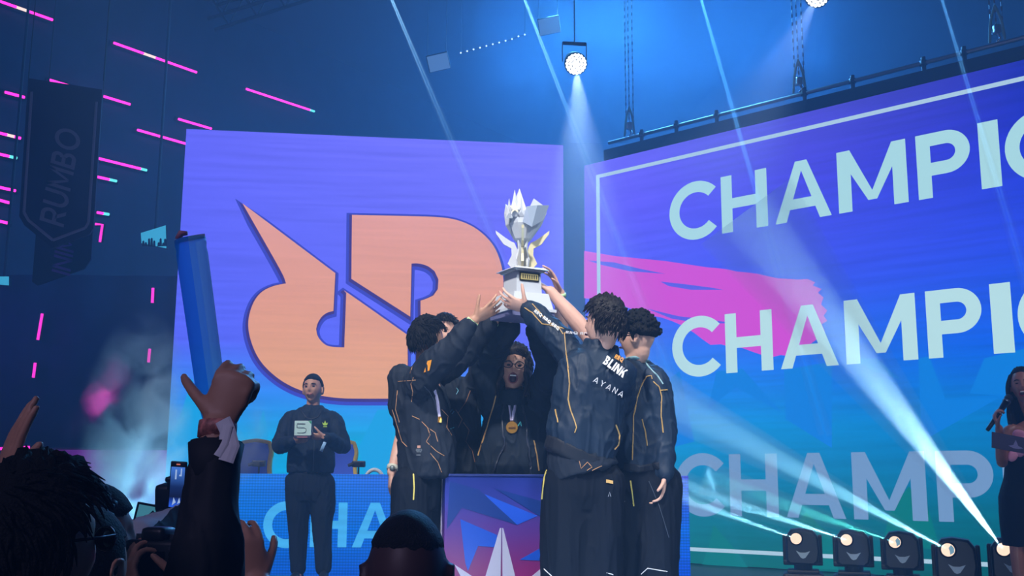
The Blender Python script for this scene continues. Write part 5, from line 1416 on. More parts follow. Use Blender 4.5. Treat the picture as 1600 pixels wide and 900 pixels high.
Pb = W(908, 700, Y4); hb = MB(); hb.tube([Pb+V3((-.036, 0, -.075)), Pb+V3((-.03, 0, -.062)), Pb+V3((-.006, 0, -.012))], [(.160, .128), (.172, .138), (.18, .146)], side+V3((0, 0, -.4)), 32, sq=.85); obj_from(remesh(hb, .008, 1, folds(5, .002, (30, 30, 2))), 'hem_band', mat('rib band', (14, 20, 32), .8, spec=.2), jk)
drape_patch(b_, [(829, 512), (835, 507), (838, 514), (832, 518)], 'green_tag', mat('green tag', (120, 200, 140), .6), jk, .006)
def p4s(mb):
    Pb = W(907, 722, Y4); mb.tube([Pb-V3((-.02, 0, .05)), Pb+V3((0, 0, .02)), Pb+V3((0, 0, .1))], [(.178, .135), (.172, .13), (.16, .12)], side+V3((0, 0, -.28)), 30, sq=.9)
js = garment(root, 'jersey_hem', JERSEY, .008, p4s, folds(61, .008, (9, 9, 3)))
bj = bvh_of(js)
for ln in ([(905, 720), (908, 732), (918, 722), (925, 730), (917, 735)], [(925, 735), (940, 728)]): drape(bj, ln, .004, 'printed_line', CU, js, .0015)
tr = trousers(root, P, side, face, legs, .168, (.125, .12, .125), 59, waist=.08)
bt = bvh_of(tr)
drape(bt, [(862, 715), (851, 745), (847, 780)], .007, 'piping', mat('yellow piping', (235, 215, 110), .5), tr, .003)
drape(bt, [(843, 892), (850, 889), (862, 900)], .006, 'reflective_line', WHITEP, tr, .002)
drape(bt, [(948, 895), (958, 898)], .006, 'reflective_line', WHITEP, tr, .002)
drape_patch(bt, [(947, 749), (958, 751), (958, 756), (947, 754)], 'gold_tab', GOLD, tr, .005)
drape(bt, [(950.5, 776), (952.5, 769), (954.5, 776)], .004, 'trouser_mark', mat('grey white print', (150, 160, 180), .6), tr, .002)
for l_ in legs: shoe(root, l_[2], (-.35, .93, 0))
face_parts(root, H, 1.02)
hair_mesh(H, 1.02, 'short', rng, .030, .5, 21).build('hair', HAIRM, root, True)

# ---------------- trophy
TC = W(816, 488, 5.92); TC.z -= .01
tro = empty('trophy', tuple(TC), rad(28)); tag(tro, 'tall faceted white trophy with antler blades held up by the players', 'trophy')
TW = mat('white trophy enamel', (222, 226, 234), .25, spec=.6); TG = mat('cream gold trophy enamel', (240, 228, 185), .3, .2)
mb = MB()
def sq(r0, r1, z0, z1):
    v = [(r0*math.cos(rad(45+90*k)), r0*math.sin(rad(45+90*k)), z0) for k in range(4)]+[(r1*math.cos(rad(45+90*k)), r1*math.sin(rad(45+90*k)), z1) for k in range(4)]
    mb.add(v, [(3, 2, 1, 0), (4, 5, 6, 7)]+[(k, (k+1) % 4, (k+1) % 4+4, k+4) for k in range(4)])
sq(.195, .195, 0, .016); sq(.178, .15, .016, .105); part('base', mb, TW, tro)
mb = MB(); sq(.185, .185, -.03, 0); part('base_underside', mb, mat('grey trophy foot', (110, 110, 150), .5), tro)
mb = MB(); sq(.112, .104, .105, .225); part('column', mb, TW, tro)
mb = MB(); sq(.125, .135, .225, .236); sq(.155, .12, .236, .25); part('collar_plate', mb, TW, tro)
mb = MB(); mb.box((-.0, -.079, .195), (.12, .006, .045), bev=.002); part('name_plate', mb, mat('black gold plate', (60, 52, 30), .4), tro)
mb = MB(); mb.box((-.0, -.0825, .195), (.108, .003, .033)); part('plate_face', mb, mat('plate gold', (235, 215, 140), .35, .3), tro)
mb = MB()
for k in range(7): mb.box((-.042+k*.014, -.0845, .195), (.005, .002, .022))
part('plate_engraving', mb, mat('plate engraving', (70, 60, 40), .5), tro)
star = [(0, .05), (.014, .012), (.045, .018), (.02, -.012), (.03, -.045), (0, -.022), (-.03, -.045), (-.02, -.012), (-.045, .018), (-.014, .012)]
mb = MB(); mb.prism([(a_*.9, b_*.9) for a_, b_ in star], 0, .012, Matrix.Translation((.077, 0, .165)) @ Matrix.Rotation(rad(90), 4, 'Z') @ Matrix.Rotation(rad(90), 4, 'X')); part('star_emblem', mb, TW, tro)
blade = [(.010, .25), (.055, .25), (.082, .282), (.06, .33), (.062, .368), (.105, .392), (.148, .452), (.15, .47), (.10, .432), (.068, .41), (.045, .40), (.028, .36), (.03, .30)]
tall = [(.012, .25), (.04, .25), (.05, .30), (.032, .36), (.04, .42), (.062, .47), (.068, .53), (.045, .50), (.026, .43), (.016, .36)]
for k, (pr, a_, th, m_) in enumerate(((blade, -28, .014, TG), (blade, 152, .014, TW), (blade, 62, .014, TW), (blade, 242, .014, TG), (tall, -70, .010, TW), (tall, 20, .010, TG), (tall, 110, .010, TW), (tall, 200, .010, TW))):
    mb = MB(); mb.prism(pr, -th/2, th/2, Matrix.Rotation(rad(a_), 4, 'Z') @ Matrix.Rotation(rad(90), 4, 'X')); part('antler_blade' if pr is blade else 'inner_blade', mb, m_, tro)
# faceted crown
def facet(rings, name, m_, tip=None):
    mb = MB(); n_ = len(rings[0]); v = [p for r_ in rings for p in r_]; f = []
    for i in range(len(rings)-1):
        for k in range(n_):
            a_, b_, c_, d_ = i*n_+k, i*n_+(k+1) % n_, (i+1)*n_+(k+1) % n_, (i+1)*n_+k
            f += [(a_, b_, c_), (a_, c_, d_)]
    f.append(tuple(reversed(range(n_)))); mb.add(v, f); return part(name, mb, m_, tro)
Rq = Matrix.Rotation(rad(-28), 3, 'Z')
def cr(r, z, n_=10, ph=0, jit=None): return [Rq @ V3((r*(jit[k] if jit else 1)*math.cos(2*math.pi*k/n_+ph), r*(jit[k] if jit else 1)*math.sin(2*math.pi*k/n_+ph), z)) for k in range(n_)]
hi = [.60, .54, .60, .53, .61, .625, .55, .70, .555, .645]
top = []; inner = []
jr = [1.45, 1.0, .9, .9, .9, 1.0, .95, .62, .9, .8]
for k in range(10):
    a_ = 2*math.pi*k/10; r_ = .095*jr[k]; top.append(Rq @ V3((r_*math.cos(a_), r_*math.sin(a_), hi[k]))); inner.append(Rq @ V3((.05*math.cos(a_), .05*math.sin(a_), .55)))
facet([cr(.006, .375), cr(.05, .42), cr(.088, .50, jit=[1.2, 1.05, 1, 1, 1.05, 1.08, 1, 1, 1, 1.05]), cr(.098, .565, jit=[1.35, .95, 1, .9, 1.0, 1.06, .9, 1.0, .95, .9]), top, inner], 'crown', TW)
mb = MB()
for bx, bz, w_, h_ in ((-.045, .56, .03, .13), (-.075, .55, .02, .09), (-.01, .56, .02, .09)):
    v = [Rq @ V3(q) for q in ((bx-w_, -.088, bz-.03), (bx+w_, -.088, bz-.03), (bx, -.103, bz), (bx, -.07, bz+h_), (bx, -.06, bz-.02))]
    mb.add(v, [(0, 2, 3), (2, 1, 3), (1, 4, 3), (4, 0, 3), (0, 1, 2), (0, 4, 1)])
part('front_spikes', mb, TW, tro)
mb = MB(); v = [Rq @ V3(q) for q in ((.0, -.09, .50), (.05, -.10, .47), (.115, -.05, .52), (.148, -.03, .61), (.08, -.09, .595), (.02, -.10, .585), (.03, -.02, .5))]
mb.add(v, [(0, 1, 5), (1, 4, 5), (1, 2, 4), (2, 3, 4), (3, 6, 5, 4), (2, 6, 3), (0, 6, 2, 1), (0, 5, 6)]); part('side_wing', mb, mat('silver grey facet', (185, 200, 220), .25, .3), tro)
mb = MB(); mb.prism([(a_*.65, b_*.65) for a_, b_ in star], 0, .006, Matrix.Rotation(rad(-28), 4, 'Z') @ Matrix.Translation((-.043, -.104, .575)) @ Matrix.Rotation(rad(90), 4, 'X')); part('crown_star', mb, mat('warm star', (255, 240, 210), .3), tro)

# ---------------- host
Yh = 7.0
H = frame_z(W(1598, 603, Yh), 152, 2, 4)
rS, lS = W(1576, 668, Yh), W(1655, 664, Yh+.05)
A1 = dict(pts=[rS, W(1566, 722, Yh-.02), W(1561, 669, Yh-.2)], r=(.042, .035, .031, .023), hand=dict(fwd=(-.35, -.1, .9), palm=(.75, -.35, .35), side=-1, curl=60, s=.9, curls=[50, 58, 60, 62]))
A2 = dict(pts=[lS, W(1650, 728, Yh), W(1612, 706, Yh-.25)], r=(.04, .034, .03, .023), hand=dict(fwd=(-1, -.1, .25), palm=(0, .3, .9), side=-1, curl=12, s=.9))
P = W(1609, 762, Yh)
legs = [(P+V3((-.08, 0, -.06)), W(1592, 872, Yh-.03), down(W(1598, 872, Yh), 1.10)), (P+V3((.09, 0, -.06)), W(1628, 872, Yh), down(W(1626, 872, Yh), 1.10))]
root, body, face, side, sh, nb = player('woman with long dark hair in a strapless black dress speaking into a microphone', (P.x, P.y), H, .95, (lS, rS), P, [A1, A2], legs, None, dict(face=(-.3, -.95), skin='brown', mouth=.7, jaw=1.15, voxel=.0052, neck=.044))
body.data.materials[0] = mat('warm brown skin', (160, 108, 92), .45, noise_amt=.06, nscale=12)
def hd_(mb):
    mb.tube([P-V3((0, 0, .36)), P-V3((0, 0, .2)), P-V3((0, 0, .06)), P+V3((0, 0, .06)), P+V3((0, 0, .16)), lerp(P, sh, .58), lerp(P, sh, .76)], [(.185, .14), (.19, .14), (.185, .135), (.15, .11), (.135, .10), (.155, .115), (.15, .105)], side, 32, sq=.95)
dr = garment(root, 'dress', mat('black dress cloth', (4, 5, 12), .8, spec=.2, bump=.2, bscale=14), .007, hd_, folds(71, .004, (12, 12, 3)))
mb = MB()
fc = lerp(P, sh, .74)+face*.125
for k, (dx, dz, r_) in enumerate(((-.13, .0, .05), (-.085, .03, .055), (-.10, -.05, .05), (-.14, -.09, .04), (-.04, .02, .055), (-.05, -.04, .05), (.01, .01, .05), (.0, -.05, .04), (.06, .0, .05))):
    Mp = Matrix.Rotation(rad(40*k), 4, 'Y') @ Matrix.Rotation(rad(25), 4, 'X')
    mb.ball(fc+side*-dx*1.0+V3((0, 0, dz)), (r_, .014, r_*.72), Mp, 16)
mb.build('flower_ruffle', mat('pink ruffle', (225, 150, 185), .6), dr, True)
face_parts(root, H, .95, mouth=.7, eyes_closed=True, lipc=(170, 50, 70), teeth=True)
hm = hair_mesh(H, .95, 'sleek', rng, .012, .70, 31)
for k in range(60):
    a_ = rad(72+193*k/59); x_, y_ = math.sin(a_)*.084, math.cos(a_)*.09
    for sg in (-1, 1):
        if sg > 0 and k % 2: continue
        xx = abs(x_)*sg; pts = [V3((xx*.8, y_*.7, .07)), V3((xx*1.08, y_, .0)), V3((xx*1.12, y_-.005, -.09)), V3((xx*1.2+.01*math.sin(k), y_+.0, -.19)), V3((xx*1.25+.015*math.sin(k*2), y_+.03, -.30-.05*rng.random()))]
        hm.limb([H @ q for q in pts], [.010, .013, .014, .013, .004], n=6)
hm.build('hair', BLACKHAIR, root, True)
for l_ in legs: shoe(root, l_[2], (-.3, -.95, 0), s=.85)
m0, m1 = W(1543, 672, Yh-.22), W(1573, 627, Yh-.16); mic = empty('microphone', tuple(m0)); tag(mic, 'black handheld microphone at the mouth of the woman in the black dress', 'microphone')
d_ = unit(m0, m1)
mb = MB(); mb.tube([m0, m0+d_*.02, m0+d_*.12, m1-d_*.01], [.012, .0135, .015, .021], n=18); mb.build('handle', mat('black mic metal', (20, 20, 26), .35, .5), mic, True)
mb = MB(); mb.tube([m1-d_*.008, m1+d_*.004], [.0245, .0245], n=20); mb.build('ring', mat('grey ring', (110, 115, 125), .3, .8), mic, True)
mb = MB(); mb.ball(m1+d_*.026, .026, seg=18); mb.build('grille', mat('mic grille', (30, 30, 36), .5, .5, bump=.6, bscale=300), mic, True)
cc = W(1588, 694, Yh-.32); card = empty('cue_card', tuple(cc)); tag(card, 'dark cue card with a pale winged star mark held by the woman in black', 'card')
Mc = Matrix.Translation(cc) @ Matrix.Rotation(rad(10), 4, 'Y') @ Matrix.Rotation(rad(-12), 4, 'X')
mb = MB(); mb.box((.03, 0, 0), (.36, .004, .10), Mc); mb.build('sheet', mat('navy card', (28, 26, 70), .6), card)
mb = MB(); mb.prism([(-.05, -.02), (-.02, -.01), (-.005, .025), (.01, -.01), (.04, -.02), (.01, -.03), (-.02, -.03)], .0028, .0034, Mc @ Matrix.Rotation(rad(90), 4, 'X')); mb.build('star_mark', mat('card print', (110, 110, 160), .6), card)
# ------------------------------------------------------------------ the crowd in the pit
DARKC = mat('dark crowd cloth', (20, 22, 30), .75, noise_amt=.2, nscale=8, bump=.25, bscale=16)
def crowd(label, px, py, Y, yaw, hair, arms=(), thick=.016, skin='tan', clothm=None, pitch=0, hs=1.0, seed=1, hairm=None, front=.55, shoulders=None, fvox=.009, sleeves=True, gl=False):
    c = W(px, py, Y); Hm = frame_z(c, yaw, pitch, 0)
    face = V3((-math.sin(rad(yaw)), math.cos(rad(yaw)), 0)); side = V3((face.y, -face.x, 0))
    root = empty('person', (c.x, c.y, 0)); tag(root, label, 'person')
    nb = c-V3((0, 0, .185)); sh = nb-V3((0, 0, .05)); hip = V3((c.x, c.y, c.z*.56))
    if shoulders is None: sL, sR = sh-side*.19, sh+side*.19
    else: sL, sR = shoulders
    skinb = MB(); add_head(skinb, Hm, hs); neckt(skinb, Hm, nb, hs, .054)
    skinb.tube([hip-V3((0, 0, .06)), hip+V3((0, 0, .05)), lerp(hip, sh, .5), lerp(hip, sh, .9), nb], [(.13, .10), (.15, .11), (.13, .10), (.13, .09), (.055, .05)], side, 18)
    done = [a_['which'] for a_ in arms]; A_ = list(arms)
    if 'L' not in done: A_.append(dict(which='L', pts=[sL, sL-side*.06-V3((0, 0, .28)), sL-side*.03+face*.14-V3((0, 0, .48))], hand=dict(fwd=(face.x*.6, face.y*.6, -.7), palm=tuple(side), side=-1, curl=22)))
    if 'R' not in done: A_.append(dict(which='R', pts=[sR, sR+side*.06-V3((0, 0, .28)), sR+side*.03+face*.14-V3((0, 0, .48))], hand=dict(fwd=(face.x*.6, face.y*.6, -.7), palm=tuple(-side), side=1, curl=22)))
    legs = [(hip-side*.09-V3((0, 0, .05)), V3((hip.x, hip.y, .5))-side*.10, V3((hip.x, hip.y, .09))-side*.11), (hip+side*.09-V3((0, 0, .05)), V3((hip.x, hip.y, .5))+side*.10, V3((hip.x, hip.y, .09))+side*.11)]
    for A in A_:
        A['sh'] = sh
        s0 = V3(A['pts'][0])
        skinb.limb([lerp(sh, s0, .5)]+[V3(q) for q in A['pts']], [.05, .048, .042, .029], n=14)
        skinb.limb([A['pts'][1], lerp(A['pts'][1], A['pts'][2], .3), A['pts'][2]], [.042, .041, .029], n=14)
        hand(skinb, A['pts'][2], **A['hand'])
    for h_, k_, a_ in legs: skinb.limb([h_, k_, a_, a_-V3((0, 0, .04))+face*.06], [.07, .05, .035, .035], n=12)
    body = obj_from(remesh(skinb, .0052 if arms else .0075, 2), 'body', SKIN.get(skin) or skin, root)
    m_ = clothm or DARKC
    def pt(mb):
        mb.tube([hip-V3((0, 0, .02)), hip+V3((0, 0, .06)), lerp(hip, sh, .4), lerp(hip, sh, .8), sh-V3((0, 0, .01)), sh+V3((0, 0, .035)), sh+V3((0, 0, .07))],
                [(.17, .13), (.175, .135), (.17, .13), (.20, .14), (.19, .12), (.12, .10), (.072, .066)], side, 30, sq=.85)
        for A in A_:
            s_ = A.get('sleeve', (.078, .066, .047)); sleeve(mb, A, s_[0], s_[1], s_[2], A.get('t1', .95))
    jk = garment(root, 'jacket' if sleeves else 'shirt', m_, fvox, pt, folds(seed*7, .008, (9, 9, 4)))
    trousers(root, hip, side, face, legs, .17, (.095, .08, .06), seed, waist=.03, voxel=.014)
    for l_ in legs: shoe(root, l_[2], (face.x, face.y, 0), z=.004)
    hm = hair_mesh(Hm, hs, hair, random.Random(seed), thick, front, seed); hm.build('hair', hairm or BLACKHAIR, root, True)
    return root, body, jk, Hm

# one arm up with an inflatable stick
Ya = 2.0
w_ = W(340, 668, Ya)
AA = dict(which='R', pts=[W(292, 1050, Ya+.02), W(324, 868, Ya-.03), w_], sleeve=(.088, .062, .041), t1=.80,
          hand=dict(fwd=(.30, .05, 1), palm=(.05, 1, -.05), side=1, curl=50, s=1.06, curls=[62, 76, 82, 86], spread=5, thumb_out=62, thumb_curl=15, palm_len=.09))
rootA, bodyA, jkA, _ = crowd('person in the crowd with one dark sleeved arm raised high, gripping a blue stick', 132, 892, 2.2, -12, 'buzz', [AA], .009, 'tan', seed=3, fvox=.006)
dA = unit(AA['pts'][1], w_)
cuff = MB(); cuff.tube([w_-dA*.12, w_-dA*.07, w_-dA*.03, w_-dA*.026, w_-dA*.06, w_-dA*.11], [.040, .045, .050, .046, .040, .036], n=26); cuff.build('cuff', DARKC, rootA, True)
mb = MB(); mb.tube([w_-dA*.018, w_+dA*.002, w_+dA*.012], [(.035, .030), (.035, .030), (.034, .029)], (1, 0, 0), n=26); mb.build('patterned_wristband', mat('patterned wristband', (190, 120, 110), .5, noise_amt=.9, nscale=60), rootA, True)
mb = MB(); q0 = w_+V3((.028, -.036, .0)); mb.tube([q0+V3((-.01, 0, .012)), q0+V3((.0, -.004, -.005)), q0+V3((.012, -.012, -.035)), q0+V3((.004, -.018, -.062))], [(.014, .0015)]*4, (1, 0, 0), 8)
mb.tube([q0+V3((0, -.005, .002)), q0+V3((-.004, -.012, -.03)), q0+V3((-.014, -.016, -.052))], [(.010, .0015)]*3, (1, 0, .3), 8)
mb.build('ribbon_tail', mat('white satin ribbon', (225, 230, 240), .45), rootA)
# stick
m = bpy.data.materials.new('translucent blue plastic'); m.use_nodes = True; b = m.node_tree.nodes['Principled BSDF']
b.inputs['Base Color'].default_value = (*lin((60, 140, 240)), 1); b.inputs['Roughness'].default_value = .35
_t = m.node_tree.nodes.new('ShaderNodeBsdfTranslucent'); _t.inputs[0].default_value = (*lin((110, 195, 255)), 1); _mx = m.node_tree.nodes.new('ShaderNodeMixShader'); _mx.inputs[0].default_value = .75
m.node_tree.links.new(b.outputs[0], _mx.inputs[1]); m.node_tree.links.new(_t.outputs[0], _mx.inputs[2]); _tr = m.node_tree.nodes.new('ShaderNodeBsdfTransparent'); _tr.inputs[0].default_value = (.42, .78, 1, 1); _m2 = m.node_tree.nodes.new('ShaderNodeMixShader'); _m2.inputs[0].default_value = .42
m.node_tree.links.new(_mx.outputs[0], _m2.inputs[1]); m.node_tree.links.new(_tr.outputs[0], _m2.inputs[2]); m.node_tree.links.new(_m2.outputs[0], m.node_tree.nodes['Material Output'].inputs[0])
MATS['stick'] = m
pale_st = m.copy(); pale_st.name = 'pale translucent plastic'
for _n in pale_st.node_tree.nodes:
    if _n.type == 'BSDF_TRANSLUCENT': _n.inputs[0].default_value = (*lin((190, 235, 245)), 1)
    if _n.type == 'BSDF_TRANSPARENT': _n.inputs[0].default_value = (.80, .93, .95, 1)
    if _n.type == 'BSDF_PRINCIPLED': _n.inputs['Base Color'].default_value = (*lin((170, 215, 225)), 1)
s0, s1 = W(331, 622, Ya+.055), W(297, 374, Ya+.06)
st = empty('inflatable_stick', tuple(s0)); tag(st, 'blue inflatable cheering stick held up in a raised fist', 'cheering stick')
u_ = unit(s0, s1); L_ = (s1-s0).length
mb = MB(); mb.tube([s0-u_*.06, s0-u_*.04, s0, s0+u_*L_*.5, s1-u_*.03, s1-u_*.02, s1-u_*.012, s1], [(.008, .003), (.022, .016), (.027, .025), (.0285, .0265), (.0300, .0275), (.0285, .0265), (.0300, .0265), (.0300, .024)], (1, 0, 0), 30); tb = mb.build('tube', m, st, True); tb.data.materials.append(pale_st)
for p_ in tb.data.polygons: p_.material_index = 1 if p_.normal.x > .12 else 0
mb = MB(); mb.tube([s1-u_*.002, s1+u_*.006], [(.0295, .004)]*2, (1, 0, 0), 12); mb.build('sealed_edge', mat('clear seam', (150, 190, 230), .3), st)
mb = MB(); mb.tube([s1+V3((-.024, 0, .0)), s1+V3((-.018, 0, .012)), s1+V3((-.006, 0, .012))], [.006, .007, .004]); mb.build('valve_tab', mat('rosy valve tab', (190, 130, 150), .5), st, True)

crowd('person with glasses and bushy black hair nearest the lower corner, head turned toward the stage', 58, 856, 1.75, -36, 'short', (), .026, 'tan', seed=5, front=.6)
_p = [o for o in COL.objects if o.name.startswith('person') and o.get('label', '').startswith('person with glasses and bushy')][0]
glasses(_p, frame_z(W(58, 856, 1.75), -36, 0, 0), 1.0, lens=True)
crowd('person with curly blue-black hair behind the nearest dark heads', 106, 846, 2.5, -15, 'curly', (), .024, 'tan', seed=7, hairm=mat('blue black hair', (14, 18, 48), .5, noise_amt=.4, nscale=60))
crowd('person in profile with short hair just left of the fog column', 146, 838, 2.8, -62, 'buzz', (), .014, 'tan', seed=9, front=.5)
crowd('person with closely cropped hair and visible ears in the middle of the pit', 636, 903, 2.24, 4, 'crop', (), .004, mat('deep brown skin', (84, 60, 60), .5, noise_amt=.1, nscale=14), seed=11, front=.45, hs=1.10,
      hairm=mat('cropped hair', (20, 17, 22), .6, noise_amt=.5, nscale=160, bump=.8, bscale=260))
# clapping hand at the edge
Ye = 2.2; w_ = W(-2, 785, Ye)
AE = dict(which='R', pts=[W(-60, 960, Ye), W(-14, 868, Ye), w_], sleeve=(.075, .06, .042), t1=.9, hand=dict(fwd=(.17, -.02, 1), palm=(.72, .62, -.1), side=-1, curl=6, spread=2, s=1.14, thumb_out=22, thumb_curl=5))
crowd('person at the very edge holding up an open hand, pale blue cuff', -130, 880, Ye, -20, 'short', [AE], .016, 'tan', seed=13, clothm=mat('pale blue checked shirt', (70, 95, 120), .7, noise_amt=.5, nscale=40))

# phone holder
Yf = 3.45
wf = W(291, 806, Yf)
stripes = bpy.data.materials.new('striped knit'); stripes.use_nodes = True; nt = stripes.node_tree
tc = N(nt, 'ShaderNodeTexCoord'); wv = N(nt, 'ShaderNodeTexWave', wave_type='BANDS', bands_direction='X'); wv.inputs['Scale'].default_value = 2.9; wv.inputs['Phase Offset'].default_value = 1.2
nt.links.new(tc.outputs['Object'], wv.inputs[0]); rr_ = N(nt, 'ShaderNodeValToRGB'); rr_.color_ramp.interpolation = 'CONSTANT'
rr_.color_ramp.elements[0].color = (*lin((30, 32, 44)), 1); rr_.color_ramp.elements[1].position = .5; rr_.color_ramp.elements[1].color = (*lin((200, 205, 215)), 1)
nt.links.new(wv.outputs['Fac'], rr_.inputs[0]); nt.links.new(rr_.outputs[0], nt.nodes['Principled BSDF'].inputs['Base Color']); nt.nodes['Principled BSDF'].inputs['Roughness'].default_value = .9
AFr = dict(which='R', pts=[W(160, 925, Yf-.1), W(205, 855, Yf-.28), wf], sleeve=(.075, .06, .046), t1=.96, hand=dict(fwd=(.1, .1, 1), palm=(-.9, .25, .1), side=-1, curl=42, s=.95, curls=[35, 45, 50, 50], thumb_out=30))
AFl = dict(which='L', pts=[W(160, 960, Yf), W(262, 925, Yf+.1), W(272, 838, Yf+.05)], sleeve=(.075, .06, .046), hand=dict(fwd=(.0, .1, 1), palm=(.9, -.2, .1), side=1, curl=30, s=.95, thumb_out=20))
crowd('person in a striped jumper filming the stage with a phone held up', 172, 905, Yf, -25, 'short', [AFr, AFl], .016, 'olive', seed=15, clothm=stripes)
pc_ = W(277.5, 759, Yf-.03); ph = empty('phone', tuple(pc_), rad(3)); tag(ph, 'black smartphone held upright, its screen showing the stage', 'phone'); ph.rotation_euler = (rad(6), rad(3), rad(-4))
mb = MB(); mb.box((0, 0, 0), (.052, .009, .150), bev=.004); part('case', mb, mat('black phone case', (12, 12, 16), .4), ph, True)
def phs(nt):
    tc = N(nt, 'ShaderNodeTexCoord'); sp = N(nt, 'ShaderNodeSeparateXYZ'); nt.links.new(tc.outputs['Object'], sp.inputs[0])
    return ramp(nt, maprange(nt, sp.outputs[2], -.065, .06), [(0, (40, 90, 220)), (.25, (15, 25, 60)), (.5, (20, 40, 90)), (1, (60, 110, 200))])
mb = MB(); mb.flat([(-.022, -.0052, -.065), (.022, -.0052, -.065), (.022, -.0052, .058), (-.022, -.0052, .058)]); part('screen', mb, nodes_screen('phone picture', phs), ph)
mb = MB()
for q in ([(.005, .03), (.013, .03), (.013, .054), (.009, .054), (.009, .035), (.005, .035)], [(-.008, .02), (-.003, .02), (-.003, .05), (-.008, .05)], [(-.012, -.06), (.0, -.05), (-.008, -.035)], [(.004, -.055), (.014, -.05), (.01, -.035)]):
    mb.flat([(x, -.0056, z) for x, z in q])
part('picture_shapes', mb, glow('phone white', (170, 200, 250), .8), ph)
mb = MB(); mb.box((0, -.0055, .066), (.012, .001, .004)); part('rec_mark', mb, glow('rec mark', (210, 120, 110), .8), ph)

# camcorder and its operator
Yc = 3.9
cc = W(275, 775, Yc); vc = empty('camcorder', tuple(cc), rad(-25)); vc.rotation_euler = (rad(8), 0, rad(-8)); tag(vc, 'dark shoulder camcorder with a flip-out monitor pointed at the stage', 'camcorder')
CB = mat('camcorder shell', (26, 28, 34), .4)
mb = MB(); mb.box((.01, .05, 0), (.11, .26, .10), bev=.018); mb.box((.02, .0, .07), (.03, .2, .02), bev=.008); mb.box((.02, -.08, .055), (.02, .02, .04)); mb.box((.02, .08, .055), (.02, .02, .04)); part('body', mb, CB, vc, True)
mb = MB(); mb.tube([(.01, .17, .0), (.01, .2, .0), (.01, .3, .0), (.01, .31, 0)], [.045, .05, .05, .058], n=26); part('lens_barrel', mb, CB, vc, True)
mb = MB(); mb.limb([(.03, .12, .09), (.03, .24, .095)], [.014, .016]); part('microphone', mb, mat('foam', (14, 14, 18), .95), vc, True)
Mm = Matrix.Translation((-.085, -.02, -.06)) @ Matrix.Rotation(rad(25), 4, 'Z') @ Matrix.Rotation(rad(14), 4, 'Y')
mb = MB(); mb.box((0, 0, 0), (.105, .012, .068), Mm, bev=.004); o = part('monitor', mb, CB, vc)
mb = MB(); mb.flat([Mm @ V3(q) for q in ((-.045, -.0068, -.027), (.045, -.0068, -.027), (.045, -.0068, .027), (-.045, -.0068, .027))]); o2 = mesh_obj('monitor_picture', mb.v, mb.f, glow('monitor picture', (70, 140, 165), .7), o, world=False)
mb = MB(); mb.flat([Mm @ V3(q) for q in ((-.01, -.007, -.02), (.03, -.007, -.022), (.02, -.007, .0), (.005, -.007, .015), (-.005, -.007, .0))]); mesh_obj('picture_shapes', mb.v, mb.f, mat('dark figures', (10, 20, 40), .9), o, world=False)
mb = MB(); mb.limb([(-.10, -.02, -.09), (-.15, -.02, -.11), (-.14, -.02, -.16), (-.08, 0, -.15)], [.003]*4, n=6); part('cable', mb, CB, vc, True)
ACr = dict(which='R', pts=[W(160, 925, Yc-.1), W(212, 858, Yc-.25), W(262, 812, Yc-.12)], sleeve=(.08, .062, .045), hand=dict(fwd=(.4, .4, .6), palm=(-.3, .3, .9), side=1, curl=35))
crowd('camera operator in black reaching up under the camcorder', 178, 950, Yc, -40, 'buzz', [ACr], .01, 'tan', seed=17)

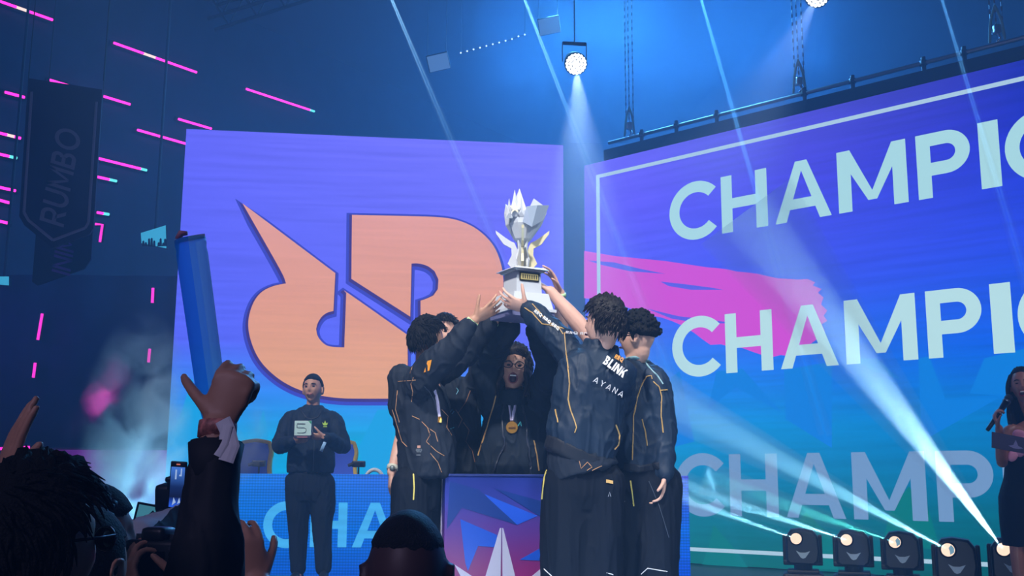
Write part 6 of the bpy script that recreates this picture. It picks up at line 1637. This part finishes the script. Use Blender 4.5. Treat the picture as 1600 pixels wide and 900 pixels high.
# photographer low in the frame
Yg = 2.6
AGr = dict(which='R', pts=[W(300, 1060, Yg), W(335, 1010, Yg-.1), W(298, 930, Yg-.06)], sleeve=(.07, .058, .04), t1=.85, hand=dict(fwd=(-.12, .1, 1), palm=(-.9, .4, 0), side=1, curl=45, s=1.0, curls=[48, 50, 55, 55]))
AGl = dict(which='L', pts=[W(165, 1060, Yg), W(170, 1010, Yg-.1), W(214, 945, Yg-.10)], sleeve=(.07, .058, .04), t1=.85, hand=dict(fwd=(-.3, .1, .9), palm=(.6, .5, .2), side=1, curl=35, s=1.0))
crowd('photographer in black holding a stills camera low beside the raised dark sleeve', 232, 1020, Yg, -15, 'short', [AGr, AGl], .016, 'tan', seed=19)
cg = W(246, 876, Yg-.05); ca = empty('photo_camera', tuple(cg), rad(-18)); tag(ca, 'black stills camera with dials held between two hands at the bottom edge', 'camera')
mb = MB(); mb.box((0, 0, 0), (.145, .06, .095), bev=.012); mb.box((0, -.0, .058), (.06, .06, .035), bev=.012); mb.limb([(.06, .02, -.02), (.06, .02, .03)], [.022, .022]); part('body', mb, CB, ca, True)
mb = MB(); mb.tube([(0, .03, -.005), (0, .07, -.005), (0, .15, -.005), (0, .165, -.005)], [.036, .04, .041, .044], n=28); part('lens', mb, CB, ca, True)
for dx, dz in ((-.045, .052), (.045, .052)):
    mb = MB(); mb.tube([(dx, 0, dz-.006), (dx, 0, dz+.008)], [.014, .013], n=20); part('dial', mb, mat('grey dial metal', (90, 95, 105), .35, .7), ca)
mb = MB(); mb.box((0, -.031, -.005), (.08, .003, .055), bev=.001); part('rear_screen', mb, mat('dark glass', (10, 12, 20), .1), ca)
for k in range(4):
    mb = MB(); mb.tube([(.055, -.029, .03-k*.018), (.055, -.034, .03-k*.018)], [.005, .0045], n=12); part('button', mb, mat('grey dial metal', (90, 95, 105), .35, .7), ca)
# hand to the right of the big sleeve
Yj = 2.3; AJ = dict(which='L', pts=[W(440, 1080, Yj), W(445, 990, Yj-.05), W(402, 912, Yj)], sleeve=(.07, .055, .04), t1=.6, hand=dict(fwd=(-.30, .1, .9), palm=(-.5, .7, .0), side=-1, curl=30, s=.95))
crowd('person low behind the raised dark sleeve with only a hand showing at the bottom', 500, 1040, Yj, 5, 'short', [AJ], .016, 'tan', seed=23)
# small pink stage marker light
c = W(180, 821, 8.5); r_ = empty('marker_light', (c.x, c.y, ST)); tag(r_, 'small pink light low in the fog behind the profile head', 'light')
MB().box((c.x, c.y, (ST+c.z)/2), (.05, .05, c.z-ST), bev=.005).build('post', M_metal, r_)
MB().ball(tuple(c), (.05, .03, .045)).build('lamp', glow('pink marker', (250, 60, 190), 1.5), r_, True)
